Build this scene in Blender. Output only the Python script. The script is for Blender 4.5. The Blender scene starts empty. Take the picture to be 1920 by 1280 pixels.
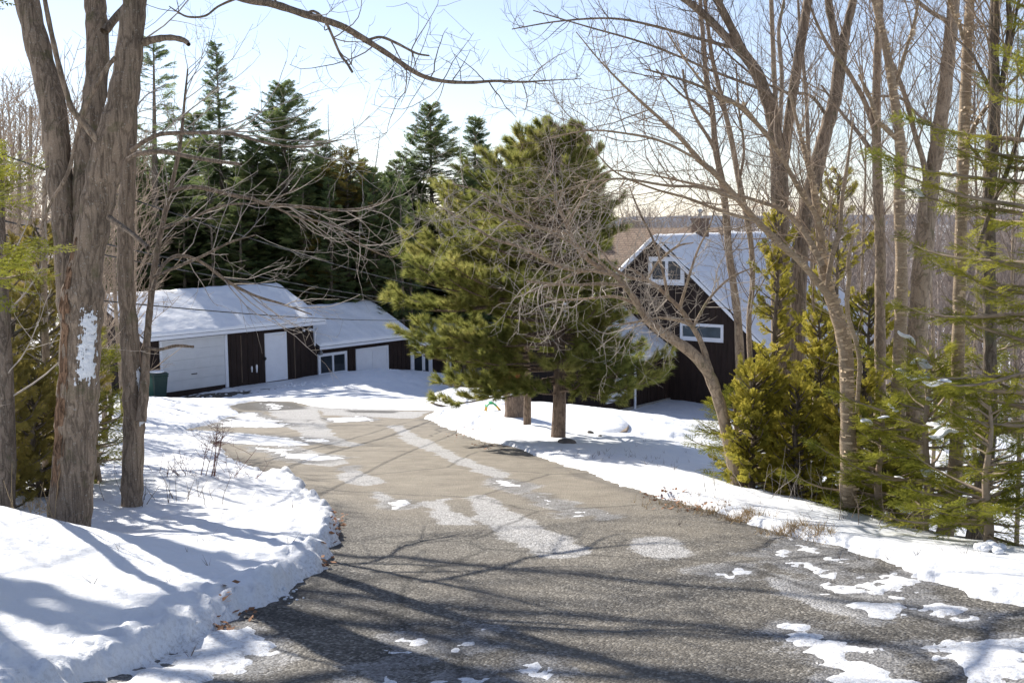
import bpy, bmesh, math, random
import numpy as np
from mathutils import Vector

sc = bpy.context.scene
COL = sc.collection
rnd = random.Random(7)
nrg = np.random.default_rng(11)
R = math.radians

# ------------------------------------------------------------------ camera model (real place, metres; camera stands 1.65 m above the drive)
FPX, W, H = 2150.0, 1920, 1280
PIT, ROL = R(5.9), R(0.6)
CF = np.array([0, math.cos(PIT), -math.sin(PIT)])
_R0 = np.array([1.0, 0, 0]); _U0 = np.array([0, math.sin(PIT), math.cos(PIT)])
CU = _U0 * math.cos(ROL) + _R0 * math.sin(ROL)
CR = _R0 * math.cos(ROL) - _U0 * math.sin(ROL)
CAM = np.array([0, 0, 1.65])


def at(x, y, Y):
    d = CF + CR * (x - W / 2) / FPX + CU * (H / 2 - y) / FPX
    return CAM + d * (Y / d[1])


# ------------------------------------------------------------------ object helpers
def put(o, parent=None):
    COL.objects.link(o)
    if parent is not None:
        o.parent = parent
    return o


def tag(o, label=None, cat=None, group=None, kind=None):
    if label: o['label'] = label
    if cat: o['category'] = cat
    if group: o['group'] = group
    if kind: o['kind'] = kind
    return o


def empty(name, loc, label, cat, group=None, rz=0.0):
    o = bpy.data.objects.new(name, None)
    o.empty_display_size = 0.3
    o.location = loc
    o.rotation_euler = (0, 0, rz)
    put(o)
    return tag(o, label, cat, group)


def np_mesh(name, V, faces, mats, smooth=True, midx=None, attrs=None):
    """faces: list of int arrays (M,k)."""
    V = np.asarray(V, np.float32)
    me = bpy.data.meshes.new(name)
    faces = [np.asarray(f, np.int32) for f in faces if len(f)]
    nl = sum(f.size for f in faces); npoly = sum(len(f) for f in faces)
    me.vertices.add(len(V)); me.vertices.foreach_set('co', V.ravel())
    me.loops.add(nl); me.loops.foreach_set('vertex_index', np.concatenate([f.ravel() for f in faces]))
    me.polygons.add(npoly)
    st = []; off = 0
    for f in faces:
        st.append(off + np.arange(len(f)) * f.shape[1]); off += f.size
    me.polygons.foreach_set('loop_start', np.concatenate(st).astype(np.int32))
    me.polygons.foreach_set('use_smooth', np.full(npoly, smooth, bool))
    if midx is not None:
        me.polygons.foreach_set('material_index', np.asarray(midx, np.int32))
    for m in (mats if isinstance(mats, (list, tuple)) else [mats]):
        me.materials.append(m)
    if attrs:
        for k, a in attrs.items():
            at_ = me.attributes.new(k, 'FLOAT', 'POINT')
            at_.data.foreach_set('value', np.asarray(a, np.float32))
    me.update(calc_edges=True)
    me.validate()
    return me


def obj(name, me, parent=None):
    return put(bpy.data.objects.new(name, me), parent)


class MB:
    """collects boxes, prisms and quads; builds ONE mesh object"""
    def __init__(s): s.v = []; s.f = []
    def add(s, V, F):
        b = len(s.v); s.v += [tuple(p) for p in V]; s.f += [tuple(i + b for i in f) for f in F]; return s
    def box(s, x0, x1, y0, y1, z0, z1):
        return s.add([(x0, y0, z0), (x1, y0, z0), (x1, y1, z0), (x0, y1, z0), (x0, y0, z1), (x1, y0, z1), (x1, y1, z1), (x0, y1, z1)],
                     [(3, 2, 1, 0), (4, 5, 6, 7), (0, 1, 5, 4), (1, 2, 6, 5), (2, 3, 7, 6), (3, 0, 4, 7)])
    def prism(s, poly, axis, a0, a1):
        """poly = 2-D outline (ccw); axis 'x','y','z' extruded a0..a1"""
        def mk(p, a):
            return {'x': (a, p[0], p[1]), 'y': (p[0], a, p[1]), 'z': (p[0], p[1], a)}[axis]
        n = len(poly)
        V = [mk(p, a0) for p in poly] + [mk(p, a1) for p in poly]
        F = [tuple(range(n))[::-1], tuple(range(n, 2 * n))] + [(i, (i + 1) % n, n + (i + 1) % n, n + i) for i in range(n)]
        return s.add(V, F)
    def bar(s, p, q, r, n=6):
        p = Vector(p); q = Vector(q); d = (q - p).normalized()
        a = d.orthogonal().normalized(); b = d.cross(a)
        V = [tuple(c + (a * math.cos(2 * math.pi * k / n) + b * math.sin(2 * math.pi * k / n)) * r) for c in (p, q) for k in range(n)]
        return s.add(V, [tuple(range(n))[::-1], tuple(range(n, 2 * n))] + [(k, (k + 1) % n, n + (k + 1) % n, n + k) for k in range(n)])
    def lathe(s, cx, cy, prof, n=20):
        V = [(cx + r * math.cos(2 * math.pi * k / n), cy + r * math.sin(2 * math.pi * k / n), z) for r, z in prof for k in range(n)]
        F = [(i * n + k, i * n + (k + 1) % n, (i + 1) * n + (k + 1) % n, (i + 1) * n + k) for i in range(len(prof) - 1) for k in range(n)]
        F += [tuple(range(n))[::-1], tuple((len(prof) - 1) * n + k for k in range(n))]
        return s.add(V, F)
    def build(s, name, mat, parent=None, bevel=0.0, smooth=False):
        me = bpy.data.meshes.new(name); me.from_pydata(s.v, [], s.f); me.materials.append(mat)
        bm = bmesh.new(); bm.from_mesh(me); bmesh.ops.recalc_face_normals(bm, faces=bm.faces)
        if bevel:
            bmesh.ops.bevel(bm, geom=[e for e in bm.edges], offset=bevel, segments=2, affect='EDGES', profile=0.6)
        for f in bm.faces: f.smooth = smooth
        bm.to_mesh(me); bm.free()
        return obj(name, me, parent)


# ------------------------------------------------------------------ numpy noise
def _h(ix, iy, s):
    n = (ix.astype(np.int64) * 374761393 + iy.astype(np.int64) * 668265263 + s * 974711) & 0x7fffffff
    n = ((n ^ (n >> 13)) * 1274126177) & 0x7fffffff
    return ((n ^ (n >> 16)) & 0xffff) / 65535.0


def vnoise(x, y, s=0):
    ix = np.floor(x); iy = np.floor(y); fx = x - ix; fy = y - iy
    fx = fx * fx * fx * (fx * (fx * 6 - 15) + 10); fy = fy * fy * fy * (fy * (fy * 6 - 15) + 10)
    a = _h(ix, iy, s); b = _h(ix + 1, iy, s); c = _h(ix, iy + 1, s); d = _h(ix + 1, iy + 1, s)
    return (a + (b - a) * fx + (c - a) * fy + (a - b - c + d) * fx * fy) * 2 - 1


def fbm(x, y, o=4, s=0):
    t = 0; a = 1.0; tot = 0
    for k in range(o):
        c, sn = math.cos(0.6 * k + 0.3), math.sin(0.6 * k + 0.3)
        t = t + a * vnoise((x * c - y * sn) * 2 ** k, (x * sn + y * c) * 2 ** k, s + k * 17); tot += a; a *= 0.5
    return t / tot


def sstep(a, b, x):
    t = np.clip((x - a) / (b - a), 0, 1); return t * t * (3 - 2 * t)


def poly_sd(X, Y, poly):
    """signed distance, positive inside"""
    P = np.asarray(poly, float); n = len(P)
    d2 = np.full(X.shape, 1e18); ins = np.zeros(X.shape, bool)
    for i in range(n):
        ax, ay = P[i]; bx, by = P[(i + 1) % n]
        ex, ey = bx - ax, by - ay; L = ex * ex + ey * ey + 1e-12
        t = np.clip(((X - ax) * ex + (Y - ay) * ey) / L, 0, 1)
        dx = X - ax - t * ex; dy = Y - ay - t * ey
        d2 = np.minimum(d2, dx * dx + dy * dy)
        c = ((ay > Y) != (by > Y)) & (X < (bx - ax) * (Y - ay) / (by - ay + 1e-12) + ax)
        ins ^= c
    d = np.sqrt(d2)
    return np.where(ins, d, -d)


# ------------------------------------------------------------------ materials
def new_mat(name):
    m = bpy.data.materials.new(name); m.use_nodes = True
    nt = m.node_tree; b = nt.nodes['Principled BSDF']
    return m, nt, b


def ramp(nt, fac, stops):
    n = nt.nodes.new('ShaderNodeValToRGB'); e = n.color_ramp.elements
    while len(e) < len(stops): e.new(0.5)
    for i, (p, c) in enumerate(stops):
        e[i].position = p; e[i].color = (*c, 1) if len(c) == 3 else c
    nt.links.new(fac, n.inputs[0]); return n.outputs[0]


def texco(nt, scale=(1, 1, 1), kind='Object'):
    t = nt.nodes.new('ShaderNodeTexCoord'); mp = nt.nodes.new('ShaderNodeMapping')
    mp.inputs['Scale'].default_value = scale
    nt.links.new(t.outputs[kind], mp.inputs[0]); return mp.outputs[0]


def noise(nt, vec, scale, detail=6, rough=0.6, dist=0.0):
    n = nt.nodes.new('ShaderNodeTexNoise'); n.inputs['Scale'].default_value = scale
    n.inputs['Detail'].default_value = detail; n.inputs['Roughness'].default_value = rough; n.inputs['Distortion'].default_value = dist
    if vec is not None: nt.links.new(vec, n.inputs['Vector'])
    return n.outputs[0]


def mixc(nt, fac, a, b, mode='MIX'):
    n = nt.nodes.new('ShaderNodeMix'); n.data_type = 'RGBA'; n.blend_type = mode
    for v, i in ((fac, 0), (a, 6), (b, 7)):
        if hasattr(v, 'is_linked'): nt.links.new(v, n.inputs[i])
        elif isinstance(v, (int, float)): n.inputs[i].default_value = v
        else: n.inputs[i].default_value = (*v, 1)
    return n.outputs[2]


def math_(nt, op, a, b=0.0, c=None):
    n = nt.nodes.new('ShaderNodeMath'); n.operation = op
    for i, v in enumerate((a, b) if c is None else (a, b, c)):
        if hasattr(v, 'is_linked'): nt.links.new(v, n.inputs[i])
        else: n.inputs[i].default_value = v
    return n.outputs[0]


def bump(nt, b, h, strength, dist):
    n = nt.nodes.new('ShaderNodeBump'); n.inputs['Strength'].default_value = strength; n.inputs['Distance'].default_value = dist
    nt.links.new(h, n.inputs['Height']); nt.links.new(n.outputs[0], b.inputs['Normal'])


def m_bark(name, dark, light, sx=14, stretch=0.22, lichen=0.0, moss=None, bd=0.02, horiz=False):
    m, nt, b = new_mat(name)
    v = texco(nt, (1, 1, stretch) if not horiz else (1, 1, 3.5))
    n1 = noise(nt, v, sx, 5, 0.6, 0.9)
    ab = math_(nt, 'ABSOLUTE', math_(nt, 'SUBTRACT', noise(nt, v, sx * 0.8, 3, 0.5, 0.7), 0.5))
    rid = ramp(nt, ab, [(0.0, (0.15, 0.15, 0.15)), (0.09, (1, 1, 1))])
    hgt = math_(nt, 'ADD', math_(nt, 'MULTIPLY', rid, 0.45 if not horiz else 0.12), math_(nt, 'MULTIPLY', n1, 0.75))
    c = ramp(nt, hgt, [(0.22, dark), (0.85, light)])
    grain = noise(nt, texco(nt), 130, 2, 0.6)
    c = mixc(nt, 1.0, c, ramp(nt, grain, [(0.3, (0.8, 0.8, 0.8)), (0.7, (1.2, 1.2, 1.2))]), 'MULTIPLY')
    v2 = texco(nt)
    if lichen:
        ln = noise(nt, v2, 48, 3, 0.7)
        c = mixc(nt, ramp(nt, ln, [(0.61, (0, 0, 0)), (0.66, (lichen,) * 3)]), c, (0.42, 0.42, 0.38))
    if moss:
        mn = noise(nt, v2, 4.5, 5, 0.7)
        c = mixc(nt, ramp(nt, mn, [(0.56, (0, 0, 0)), (0.7, (0.8,) * 3)]), c, moss)
    big = noise(nt, v2, 1.7, 3)
    c = mixc(nt, 1.0, c, ramp(nt, big, [(0.3, (0.78, 0.76, 0.74)), (0.7, (1.15, 1.1, 1.05))]), 'MULTIPLY')
    nt.links.new(c, b.inputs['Base Color']); b.inputs['Roughness'].default_value = 0.9; b.inputs['Specular IOR Level'].default_value = 0.2
    bump(nt, b, hgt, 0.9, bd)
    return m


def m_leaf(name, c1, c2, c3, trans=0.35, scale=2.5, rough=0.8):
    m, nt, b = new_mat(name)
    v = texco(nt)
    n = noise(nt, v, scale, 4, 0.6); n2 = noise(nt, v, scale * 14, 2, 0.5)
    f = math_(nt, 'ADD', math_(nt, 'MULTIPLY', n, 0.6), math_(nt, 'MULTIPLY', n2, 0.4))
    c = ramp(nt, f, [(0.36, c1), (0.5, c2), (0.64, c3)])
    nt.links.new(c, b.inputs['Base Color']); b.inputs['Roughness'].default_value = rough
    b.inputs['Specular IOR Level'].default_value = 0.04
    tr = nt.nodes.new('ShaderNodeBsdfTranslucent'); nt.links.new(c, tr.inputs[0])
    mx = nt.nodes.new('ShaderNodeMixShader'); mx.inputs[0].default_value = trans
    out = nt.nodes['Material Output']
    nt.links.new(b.outputs[0], mx.inputs[1]); nt.links.new(tr.outputs[0], mx.inputs[2]); nt.links.new(mx.outputs[0], out.inputs[0])
    return m


def m_flat(name, col, rough=0.6, var=0.12, scale=3.0, metal=0.0, bscale=0, bdist=0.002, stretch=(1, 1, 1), spec=0.4):
    m, nt, b = new_mat(name)
    v = texco(nt, stretch)
    n = noise(nt, v, scale, 5, 0.65)
    lo = tuple(x * (1 - var) for x in col); hi = tuple(min(1, x * (1 + var)) for x in col)
    c = ramp(nt, n, [(0.3, lo), (0.7, hi)])
    nt.links.new(c, b.inputs['Base Color']); b.inputs['Roughness'].default_value = rough; b.inputs['Metallic'].default_value = metal
    b.inputs['Specular IOR Level'].default_value = spec
    if bscale:
        bump(nt, b, noise(nt, v, bscale, 4), 0.6, bdist)
    return m


def m_snow(name, bd=1.0):
    m, nt, b = new_mat(name)
    v = texco(nt)
    g = noise(nt, v, 90, 3, 0.7); g2 = noise(nt, v, 9, 6, 0.62); g3 = noise(nt, v, 2.2, 4, 0.6)
    hgt = math_(nt, 'ADD', math_(nt, 'MULTIPLY', g, 0.10), math_(nt, 'ADD', math_(nt, 'MULTIPLY', g2, 0.8), math_(nt, 'MULTIPLY', g3, 1.4)))
    c = ramp(nt, g3, [(0.3, (0.80, 0.82, 0.85)), (0.65, (0.88, 0.885, 0.89))])
    da = nt.nodes.new('ShaderNodeAttribute'); da.attribute_name = 'dirt'
    df = math_(nt, 'MULTIPLY', da.outputs['Fac'], ramp(nt, noise(nt, v, 38, 4, 0.75), [(0.48, (0, 0, 0)), (0.62, (1, 1, 1))]))
    c = mixc(nt, math_(nt, 'MULTIPLY', df, 0.75), c, (0.26, 0.22, 0.18))
    fl = ramp(nt, noise(nt, v, 16, 3, 0.8), [(0.73, (0, 0, 0)), (0.78, (1, 1, 1))])
    c = mixc(nt, math_(nt, 'MULTIPLY', fl, 0.5), c, (0.4, 0.35, 0.3))
    nt.links.new(c, b.inputs['Base Color'])
    b.inputs['Roughness'].default_value = 0.55; b.inputs['Specular IOR Level'].default_value = 0.25
    bump(nt, b, hgt, 0.55, 0.05 * bd)
    return m


def m_asphalt():
    m, nt, b = new_mat('asphalt')
    v = texco(nt)
    g = noise(nt, v, 55, 3, 0.8); vo = nt.nodes.new('ShaderNodeTexVoronoi'); vo.inputs['Scale'].default_value = 62
    nt.links.new(v, vo.inputs['Vector'])
    big = noise(nt, v, 0.55, 5, 0.62); mid = noise(nt, v, 3.0, 5, 0.65)
    stone = ramp(nt, vo.outputs['Color'], [(0.2, (0.045, 0.043, 0.040)), (0.6, (0.135, 0.125, 0.11)), (0.95, (0.42, 0.395, 0.35))])
    tan = ramp(nt, mid, [(0.3, (0.235, 0.20, 0.152)), (0.7, (0.345, 0.30, 0.232))])
    at_ = nt.nodes.new('ShaderNodeAttribute'); at_.attribute_name = 'dust'
    gr = nt.nodes.new('ShaderNodeAttribute'); gr.attribute_name = 'grit'
    wet = nt.nodes.new('ShaderNodeAttribute'); wet.attribute_name = 'wet'
    du = math_(nt, 'MULTIPLY', at_.outputs['Fac'], math_(nt, 'ADD', 0.35, big))
    c = mixc(nt, math_(nt, 'MINIMUM', du, 0.92), stone, tan)
    gn = math_(nt, 'ADD', gr.outputs['Fac'], math_(nt, 'MULTIPLY', math_(nt, 'SUBTRACT', g, 0.5), 1.3))
    gn = math_(nt, 'ADD', gn, math_(nt, 'MULTIPLY', math_(nt, 'SUBTRACT', noise(nt, v, 6, 5, 0.7), 0.5), 1.6))
    gf = math_(nt, 'MULTIPLY', ramp(nt, gn, [(0.34, (0, 0, 0)), (0.56, (1, 1, 1))]), math_(nt, 'MINIMUM', math_(nt, 'MULTIPLY', gr.outputs['Fac'], 2.0), 1.0))
    salt = ramp(nt, vo.outputs['Color'], [(0.2, (0.30, 0.29, 0.28)), (0.9, (0.66, 0.65, 0.64))])
    c = mixc(nt, math_(nt, 'MULTIPLY', gf, 0.85), c, salt)
    c = mixc(nt, math_(nt, 'MULTIPLY', wet.outputs['Fac'], 0.85), c, (0.035, 0.032, 0.03))
    c = mixc(nt, 1.0, c, ramp(nt, g, [(0.3, (0.7, 0.7, 0.7)), (0.7, (1.2, 1.2, 1.2))]), 'MULTIPLY')
    # hairline cracks
    vc = nt.nodes.new('ShaderNodeTexVoronoi'); vc.feature = 'DISTANCE_TO_EDGE'; vc.inputs['Scale'].default_value = 0.42
    nt.links.new(mixc(nt, 0.25, v, noise(nt, v, 1.2, 5)), vc.inputs['Vector'])
    ck = ramp(nt, vc.outputs['Distance'], [(0.0, (0.25, 0.25, 0.25)), (0.013, (1, 1, 1))])
    c = mixc(nt, 0.7, c, ck, 'MULTIPLY')
    nt.links.new(c, b.inputs['Base Color'])
    b.inputs['Roughness'].default_value = 0.8; b.inputs['Specular IOR Level'].default_value = 0.3
    hgt = math_(nt, 'ADD', math_(nt, 'MULTIPLY', vo.outputs['Distance'], -0.7), math_(nt, 'MULTIPLY', g, 0.6))
    bump(nt, b, hgt, 1.0, 0.012)
    return m


def m_glass(name, col=(0.02, 0.025, 0.03)):
    m, nt, b = new_mat(name)
    n = noise(nt, texco(nt), 1.5, 3)
    nt.links.new(ramp(nt, n, [(0.3, col), (0.7, tuple(c * 1.8 for c in col))]), b.inputs['Base Color'])
    b.inputs['Roughness'].default_value = 0.06; b.inputs['Specular IOR Level'].default_value = 0.35
    return m


def m_brick(name):
    m, nt, b = new_mat(name)
    v = texco(nt)
    br = nt.nodes.new('ShaderNodeTexBrick'); br.inputs['Scale'].default_value = 9
    br.inputs['Color1'].default_value = (0.19, 0.115, 0.075, 1); br.inputs['Color2'].default_value = (0.12, 0.08, 0.055, 1); br.inputs['Mortar'].default_value = (0.15, 0.13, 0.11, 1)
    sp = nt.nodes.new('ShaderNodeSeparateXYZ'); nt.links.new(v, sp.inputs[0])
    cb = nt.nodes.new('ShaderNodeCombineXYZ'); nt.links.new(math_(nt, 'ADD', sp.outputs[0], sp.outputs[1]), cb.inputs[0]); nt.links.new(sp.outputs[2], cb.inputs[1])
    nt.links.new(cb.outputs[0], br.inputs['Vector']); nt.links.new(br.outputs[0], b.inputs['Base Color']); b.inputs['Roughness'].default_value = 0.9
    return m


def m_shingle(name):
    m, nt, b = new_mat(name)
    v = texco(nt)
    br = nt.nodes.new('ShaderNodeTexBrick'); br.inputs['Scale'].default_value = 1.5; br.inputs['Mortar Size'].default_value = 0.025
    br.inputs['Color1'].default_value = (0.34, 0.235, 0.16, 1); br.inputs['Color2'].default_value = (0.25, 0.17, 0.115, 1); br.inputs['Mortar'].default_value = (0.13, 0.085, 0.06, 1)
    sp = nt.nodes.new('ShaderNodeSeparateXYZ'); nt.links.new(v, sp.inputs[0])
    cb = nt.nodes.new('ShaderNodeCombineXYZ'); nt.links.new(sp.outputs[1], cb.inputs[0]); nt.links.new(math_(nt, 'MULTIPLY', sp.outputs[2], 1.5), cb.inputs[1])
    nt.links.new(cb.outputs[0], br.inputs['Vector']); nt.links.new(br.outputs[0], b.inputs['Base Color']); b.inputs['Roughness'].default_value = 0.9
    return m


def m_siding(name):
    m, nt, b = new_mat(name)
    v = texco(nt, (1, 1, 0.12))
    n = noise(nt, v, 9, 6, 0.65); n2 = noise(nt, texco(nt), 0.9, 3)
    c = ramp(nt, n, [(0.25, (0.016, 0.010, 0.008)), (0.75, (0.038, 0.024, 0.019))])
    c = mixc(nt, 1.0, c, ramp(nt, n2, [(0.3, (0.75,) * 3), (0.7, (1.25,) * 3)]), 'MULTIPLY')
    nt.links.new(c, b.inputs['Base Color']); b.inputs['Roughness'].default_value = 0.75; b.inputs['Specular IOR Level'].default_value = 0.25
    bump(nt, b, n, 0.5, 0.004)
    return m


M = dict(
    snow=m_snow('snow_surface'), roofsnow=m_snow('roof_snow_surface', 0.7), asphalt=m_asphalt(),
    maple=m_bark('bark_grey_furrowed', (0.062, 0.046, 0.035), (0.30, 0.237, 0.178), 26, 0.14, 0.6, (0.12, 0.115, 0.06), 0.012),
    smooth=m_bark('bark_grey_smooth', (0.14, 0.108, 0.08), (0.42, 0.335, 0.25), 18, 0.5, 0.5, (0.2, 0.19, 0.1), 0.008),
    birch=m_bark('bark_yellow_birch', (0.20, 0.145, 0.09), (0.66, 0.54, 0.40), 16, 1, 0.5, None, 0.010, True),
    pine_bark=m_bark('bark_pine', (0.07, 0.05, 0.04), (0.28, 0.21, 0.16), 24, 0.25, 0.4, None, 0.02),
    dark_bark=m_bark('bark_dark', (0.06, 0.05, 0.04), (0.23, 0.19, 0.155), 22, 0.25, 0.45, (0.15, 0.16, 0.09), 0.02),
    scar=m_bark('torn_bark', (0.08, 0.045, 0.028), (0.30, 0.19, 0.12), 22, 0.25, 0, None, 0.05),
    twig=m_flat('twig_bark', (0.36, 0.275, 0.20), 0.85, 0.35, 6), twig_d=m_flat('twig_bark_dark', (0.19, 0.142, 0.108), 0.85, 0.3, 6),
    twig_p=m_flat('twig_bark_pale', (0.42, 0.365, 0.31), 0.85, 0.3, 5), twig_far=m_flat('twig_bark_far', (0.27, 0.22, 0.19), 0.9, 0.3, 2),
    red=m_flat('red_stems', (0.15, 0.055, 0.045), 0.7, 0.3, 5),
    pine=m_leaf('pine_needles', (0.14, 0.17, 0.05), (0.30, 0.31, 0.085), (0.53, 0.48, 0.17), 0.5, 1.1),
    spruce=m_leaf('spruce_needles', (0.085, 0.13, 0.06), (0.18, 0.235, 0.095), (0.34, 0.34, 0.13), 0.5, 0.5),
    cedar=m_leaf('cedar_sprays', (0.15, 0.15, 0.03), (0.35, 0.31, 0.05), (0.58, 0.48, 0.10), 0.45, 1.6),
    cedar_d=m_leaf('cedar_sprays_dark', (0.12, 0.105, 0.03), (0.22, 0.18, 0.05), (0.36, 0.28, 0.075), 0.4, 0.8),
    fir=m_leaf('fir_needles', (0.13, 0.15, 0.028), (0.27, 0.27, 0.042), (0.43, 0.40, 0.062), 0.45, 1.3),
    siding=m_siding('dark_brown_siding'),
    white=m_flat('white_paint', (0.72, 0.74, 0.78), 0.5, 0.05, 2, bscale=40, bdist=0.001), white_d=m_flat('white_door_paint', (0.60, 0.61, 0.62), 0.45, 0.06, 1.5, bscale=30, bdist=0.001),
    glass=m_glass('window_glass'), glass_b=m_glass('blue_window_glass', (0.05, 0.065, 0.075)), black=m_flat('black_metal', (0.02, 0.02, 0.02), 0.4),
    shingle=m_shingle('tan_shingles'), brick=m_brick('chimney_brick'), tin=m_flat('tin_flue', (0.35, 0.36, 0.37), 0.35, 0.1, 6, 0.8),
    green_bin=m_flat('green_plastic', (0.012, 0.075, 0.05), 0.45, 0.15, 5), darkgreen=m_flat('dark_green_plastic', (0.01, 0.035, 0.028), 0.45, 0.15, 5),
    timber=m_flat('weathered_timber', (0.27, 0.21, 0.15), 0.85, 0.35, 7, 0, 30, 0.004, (0.3, 0.3, 3)), roofing=m_flat('dark_roofing', (0.05, 0.05, 0.052), 0.9, 0.3, 8),
    wood=m_flat('porch_wood', (0.12, 0.085, 0.06), 0.8, 0.25, 8, 0, 20, 0.002, (1, 1, .2)),
    redp=m_flat('red_cloth', (0.62, 0.05, 0.03), 0.6), yellowp=m_flat('yellow_plastic', (0.75, 0.42, 0.03), 0.4), greenp=m_flat('green_plastic_toy', (0.02, 0.38, 0.12), 0.4),
    straw=m_flat('dry_grass', (0.50, 0.36, 0.19), 0.9, 0.3, 8), leafl=m_flat('dead_leaves', (0.30, 0.145, 0.07), 0.85, 0.4, 12), rock=m_flat('grey_rock', (0.16, 0.14, 0.12), 0.9, 0.3, 8, 0, 16, 0.01),
    hill=m_flat('far_hills_hazed', (0.085, 0.11, 0.16), 1.0, 0.25, 0.004), wire=m_flat('cable_black', (0.03, 0.03, 0.03), 0.6), concrete=m_flat('grey_concrete', (0.28, 0.27, 0.25), 0.9, 0.2, 5, 0, 25, 0.003),
)

M['flake'] = m_flat('birch_flakes', (0.60, 0.46, 0.30), 0.7, 0.35, 9, 0, 30, 0.002)
# ------------------------------------------------------------------ terrain
YS = [-30, 0, 5, 10, 20, 30, 38, 44, 50, 90]; ZS = [2.5, 0, -.5, -1.05, -2.2, -3.4, -4.3, -4.8, -4.95, -5.2]


def zr(Y): return np.interp(Y, YS, ZS)


def hit(x, y):
    """pixel -> XY on the drive's slope"""
    for Y in np.arange(2, 69, .05):
        p = at(x, y, Y)
        if p[2] < zr(Y): return p
    return p


A0 = at(305, 738, 45.0)                         # lower-left corner of the garage door
AU = np.array([math.sin(R(39)), math.cos(R(39)), 0]); AN = np.array([AU[1], -AU[0], 0])


def loc(u, n, z=0.0): return A0 + AU * u + AN * n + np.array([0, 0, z])


L_EDGE = [(235, 1280), (385, 1200), (480, 1150), (560, 1110), (620, 1050), (632, 985), (625, 950), (560, 905), (470, 880), (420, 845), (370, 822), (330, 812), (400, 795), (455, 778)]
PAD = [(430, 762), (480, 752), (540, 752), (600, 764), (680, 768), (740, 769), (835, 770)]
R_EDGE = [(790, 785), (860, 815), (930, 835), (1000, 855), (1100, 895), (1250, 940), (1400, 985), (1560, 1030), (1700, 1085), (1800, 1120), (1920, 1150)]
EDGE3 = [hit(*q) for q in L_EDGE + PAD + R_EDGE]
ROAD = [(-2.4, -9), (-2.1, 2.5)] + [(p[0], p[1]) for p in EDGE3] + [(4.3, 5.2), (5.0, 3.0), (5.2, -9)]
ctl = [(p[0], p[1], zr(p[1])) for p in EDGE3]
ctl += [(x, y, zr(y)) for x, y in ((-1.5, 0), (1, 0), (5, 1), (-1.5, 2.5), (1, 4), (4.4, 4), (-1.5, -8), (4, -8), (0.3, 9), (-.5, 14), (-2, 19), (-4.5, 27), (-6, 34))]
for u, n, z in ((-1, 0, -.16), (2, 0, -.2), (5, 0, -.22), (7.5, 0, -.22), (0, 1.5, -.16), (3, 1.5, -.18), (6, 1.2, -.2), (0, 3.5, 0), (4, 3, -.05), (-1, -6, 0), (5, -6, 0), (8.3, 2.5, .0), (9.5, 2.2, -.08), (11.5, 1.8, -.36), (13, 1.6, -.62), (15, 1.5, -.85), (17, 1.6, -1.3), (20, 1, -1.9), (19, 6, -1.95),
              (15, 11.75, -1.65), (13, 12.5, -1.5), (19, 12, -1.62), (19, 14.2, -1.75), (19, 17.5, -2.1), (24, 20, -2.5), (31, 18, -2.6), (26, 6, -1.8), (12, 9, -1.5)):
    ctl.append(tuple(loc(u, n, z)))
for x, y, Y in ((130, 1012, 9.5), (0, 968, 8.4), (60, 990, 8.8), (175, 1020, 9.3), (0, 1280, 4.85), (180, 1280, 5.12), (0, 1100, 6.6), (250, 1100, 7.25), (400, 1055, 8.25), (300, 1000, 9.8), (245, 960, 11), (400, 920, 13), (330, 880, 15.5),
                (250, 830, 20), (220, 775, 30), (200, 748, 38), (285, 752, 43), (1250, 803, 28), (1250, 783, 36), (1045, 830, 20.5), (988, 806, 22), (1130, 822, 24.5), (1320, 900, 14.5), (1385, 922, 13), (1480, 942, 12), (1600, 970, 11.2), (1700, 1004, 10), (1800, 1027, 9.2), (1920, 1042, 8.5),
                (1340, 840, 21), (1000, 775, 27.5), (920, 762, 31), (1180, 775, 36), (1060, 775, 33), (900, 752, 36)):
    ctl.append(tuple(at(x, y, Y)))
ctl += [(4.2, 14, -2.3), (5.6, 13, -2.35), (6.5, 11.5, -2.2), (7.5, 20, -3.6), (9, 27, -4.4), (8, 36, -5.5), (13, 38, -5.9), (16, 50, -7.2), (24, 60, -8.2), (20, 30, -5.6), (12, 14, -3.4), (9, 8, -1.9), (8, 3, -1.0), (10, -6, -.4),
        (-7.5, 11, -1.3), (-9, 15, -2.0), (-13, 24, -3.1), (-18, 34, -4.1), (-26, 45, -4.7), (-32, 62, -4.7), (-18, 62, -4.9), (-5, 70, -5.7), (10, 76, -7.4), (30, 76, -8.6), (-6, 5, -.2), (-6, 0, .2), (-9, -6, .8), (-14, 8, -.9), (40, 50, -8.4), (-45, 50, -4.8), (-45, 20, -2.5), (40, 10, -6)]
ctl = np.array(ctl)


def _phi(r2): return 0.5 * r2 * np.log(r2 + 1e-9)


_n = len(ctl)
_d2 = ((ctl[:, None, :2] - ctl[None, :, :2]) ** 2).sum(-1)
_K = np.zeros((_n + 3, _n + 3)); _K[:_n, :_n] = _phi(_d2) + np.eye(_n) * 0.06
_K[:_n, _n] = 1; _K[_n, :_n] = 1; _K[:_n, _n + 1:] = ctl[:, :2]; _K[_n + 1:, :_n] = ctl[:, :2].T
_wt = np.linalg.solve(_K, np.concatenate([ctl[:, 2], np.zeros(3)]))


def ground(X, Y):
    X = np.asarray(X, float); Y = np.asarray(Y, float)
    x = np.clip(X, -46, 46); y = np.clip(Y, -9, 78)
    z = _wt[_n] + _wt[_n + 1] * x + _wt[_n + 2] * y
    for i in range(_n):
        z = z + _wt[i] * _phi((x - ctl[i, 0]) ** 2 + (y - ctl[i, 1]) ** 2)
    far = sstep(80, 260, np.hypot(X, Y))
    return z * (1 - far) + (-13.0) * far


def gz(x, y): return float(ground(np.array([x]), np.array([y]))[0])


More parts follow.
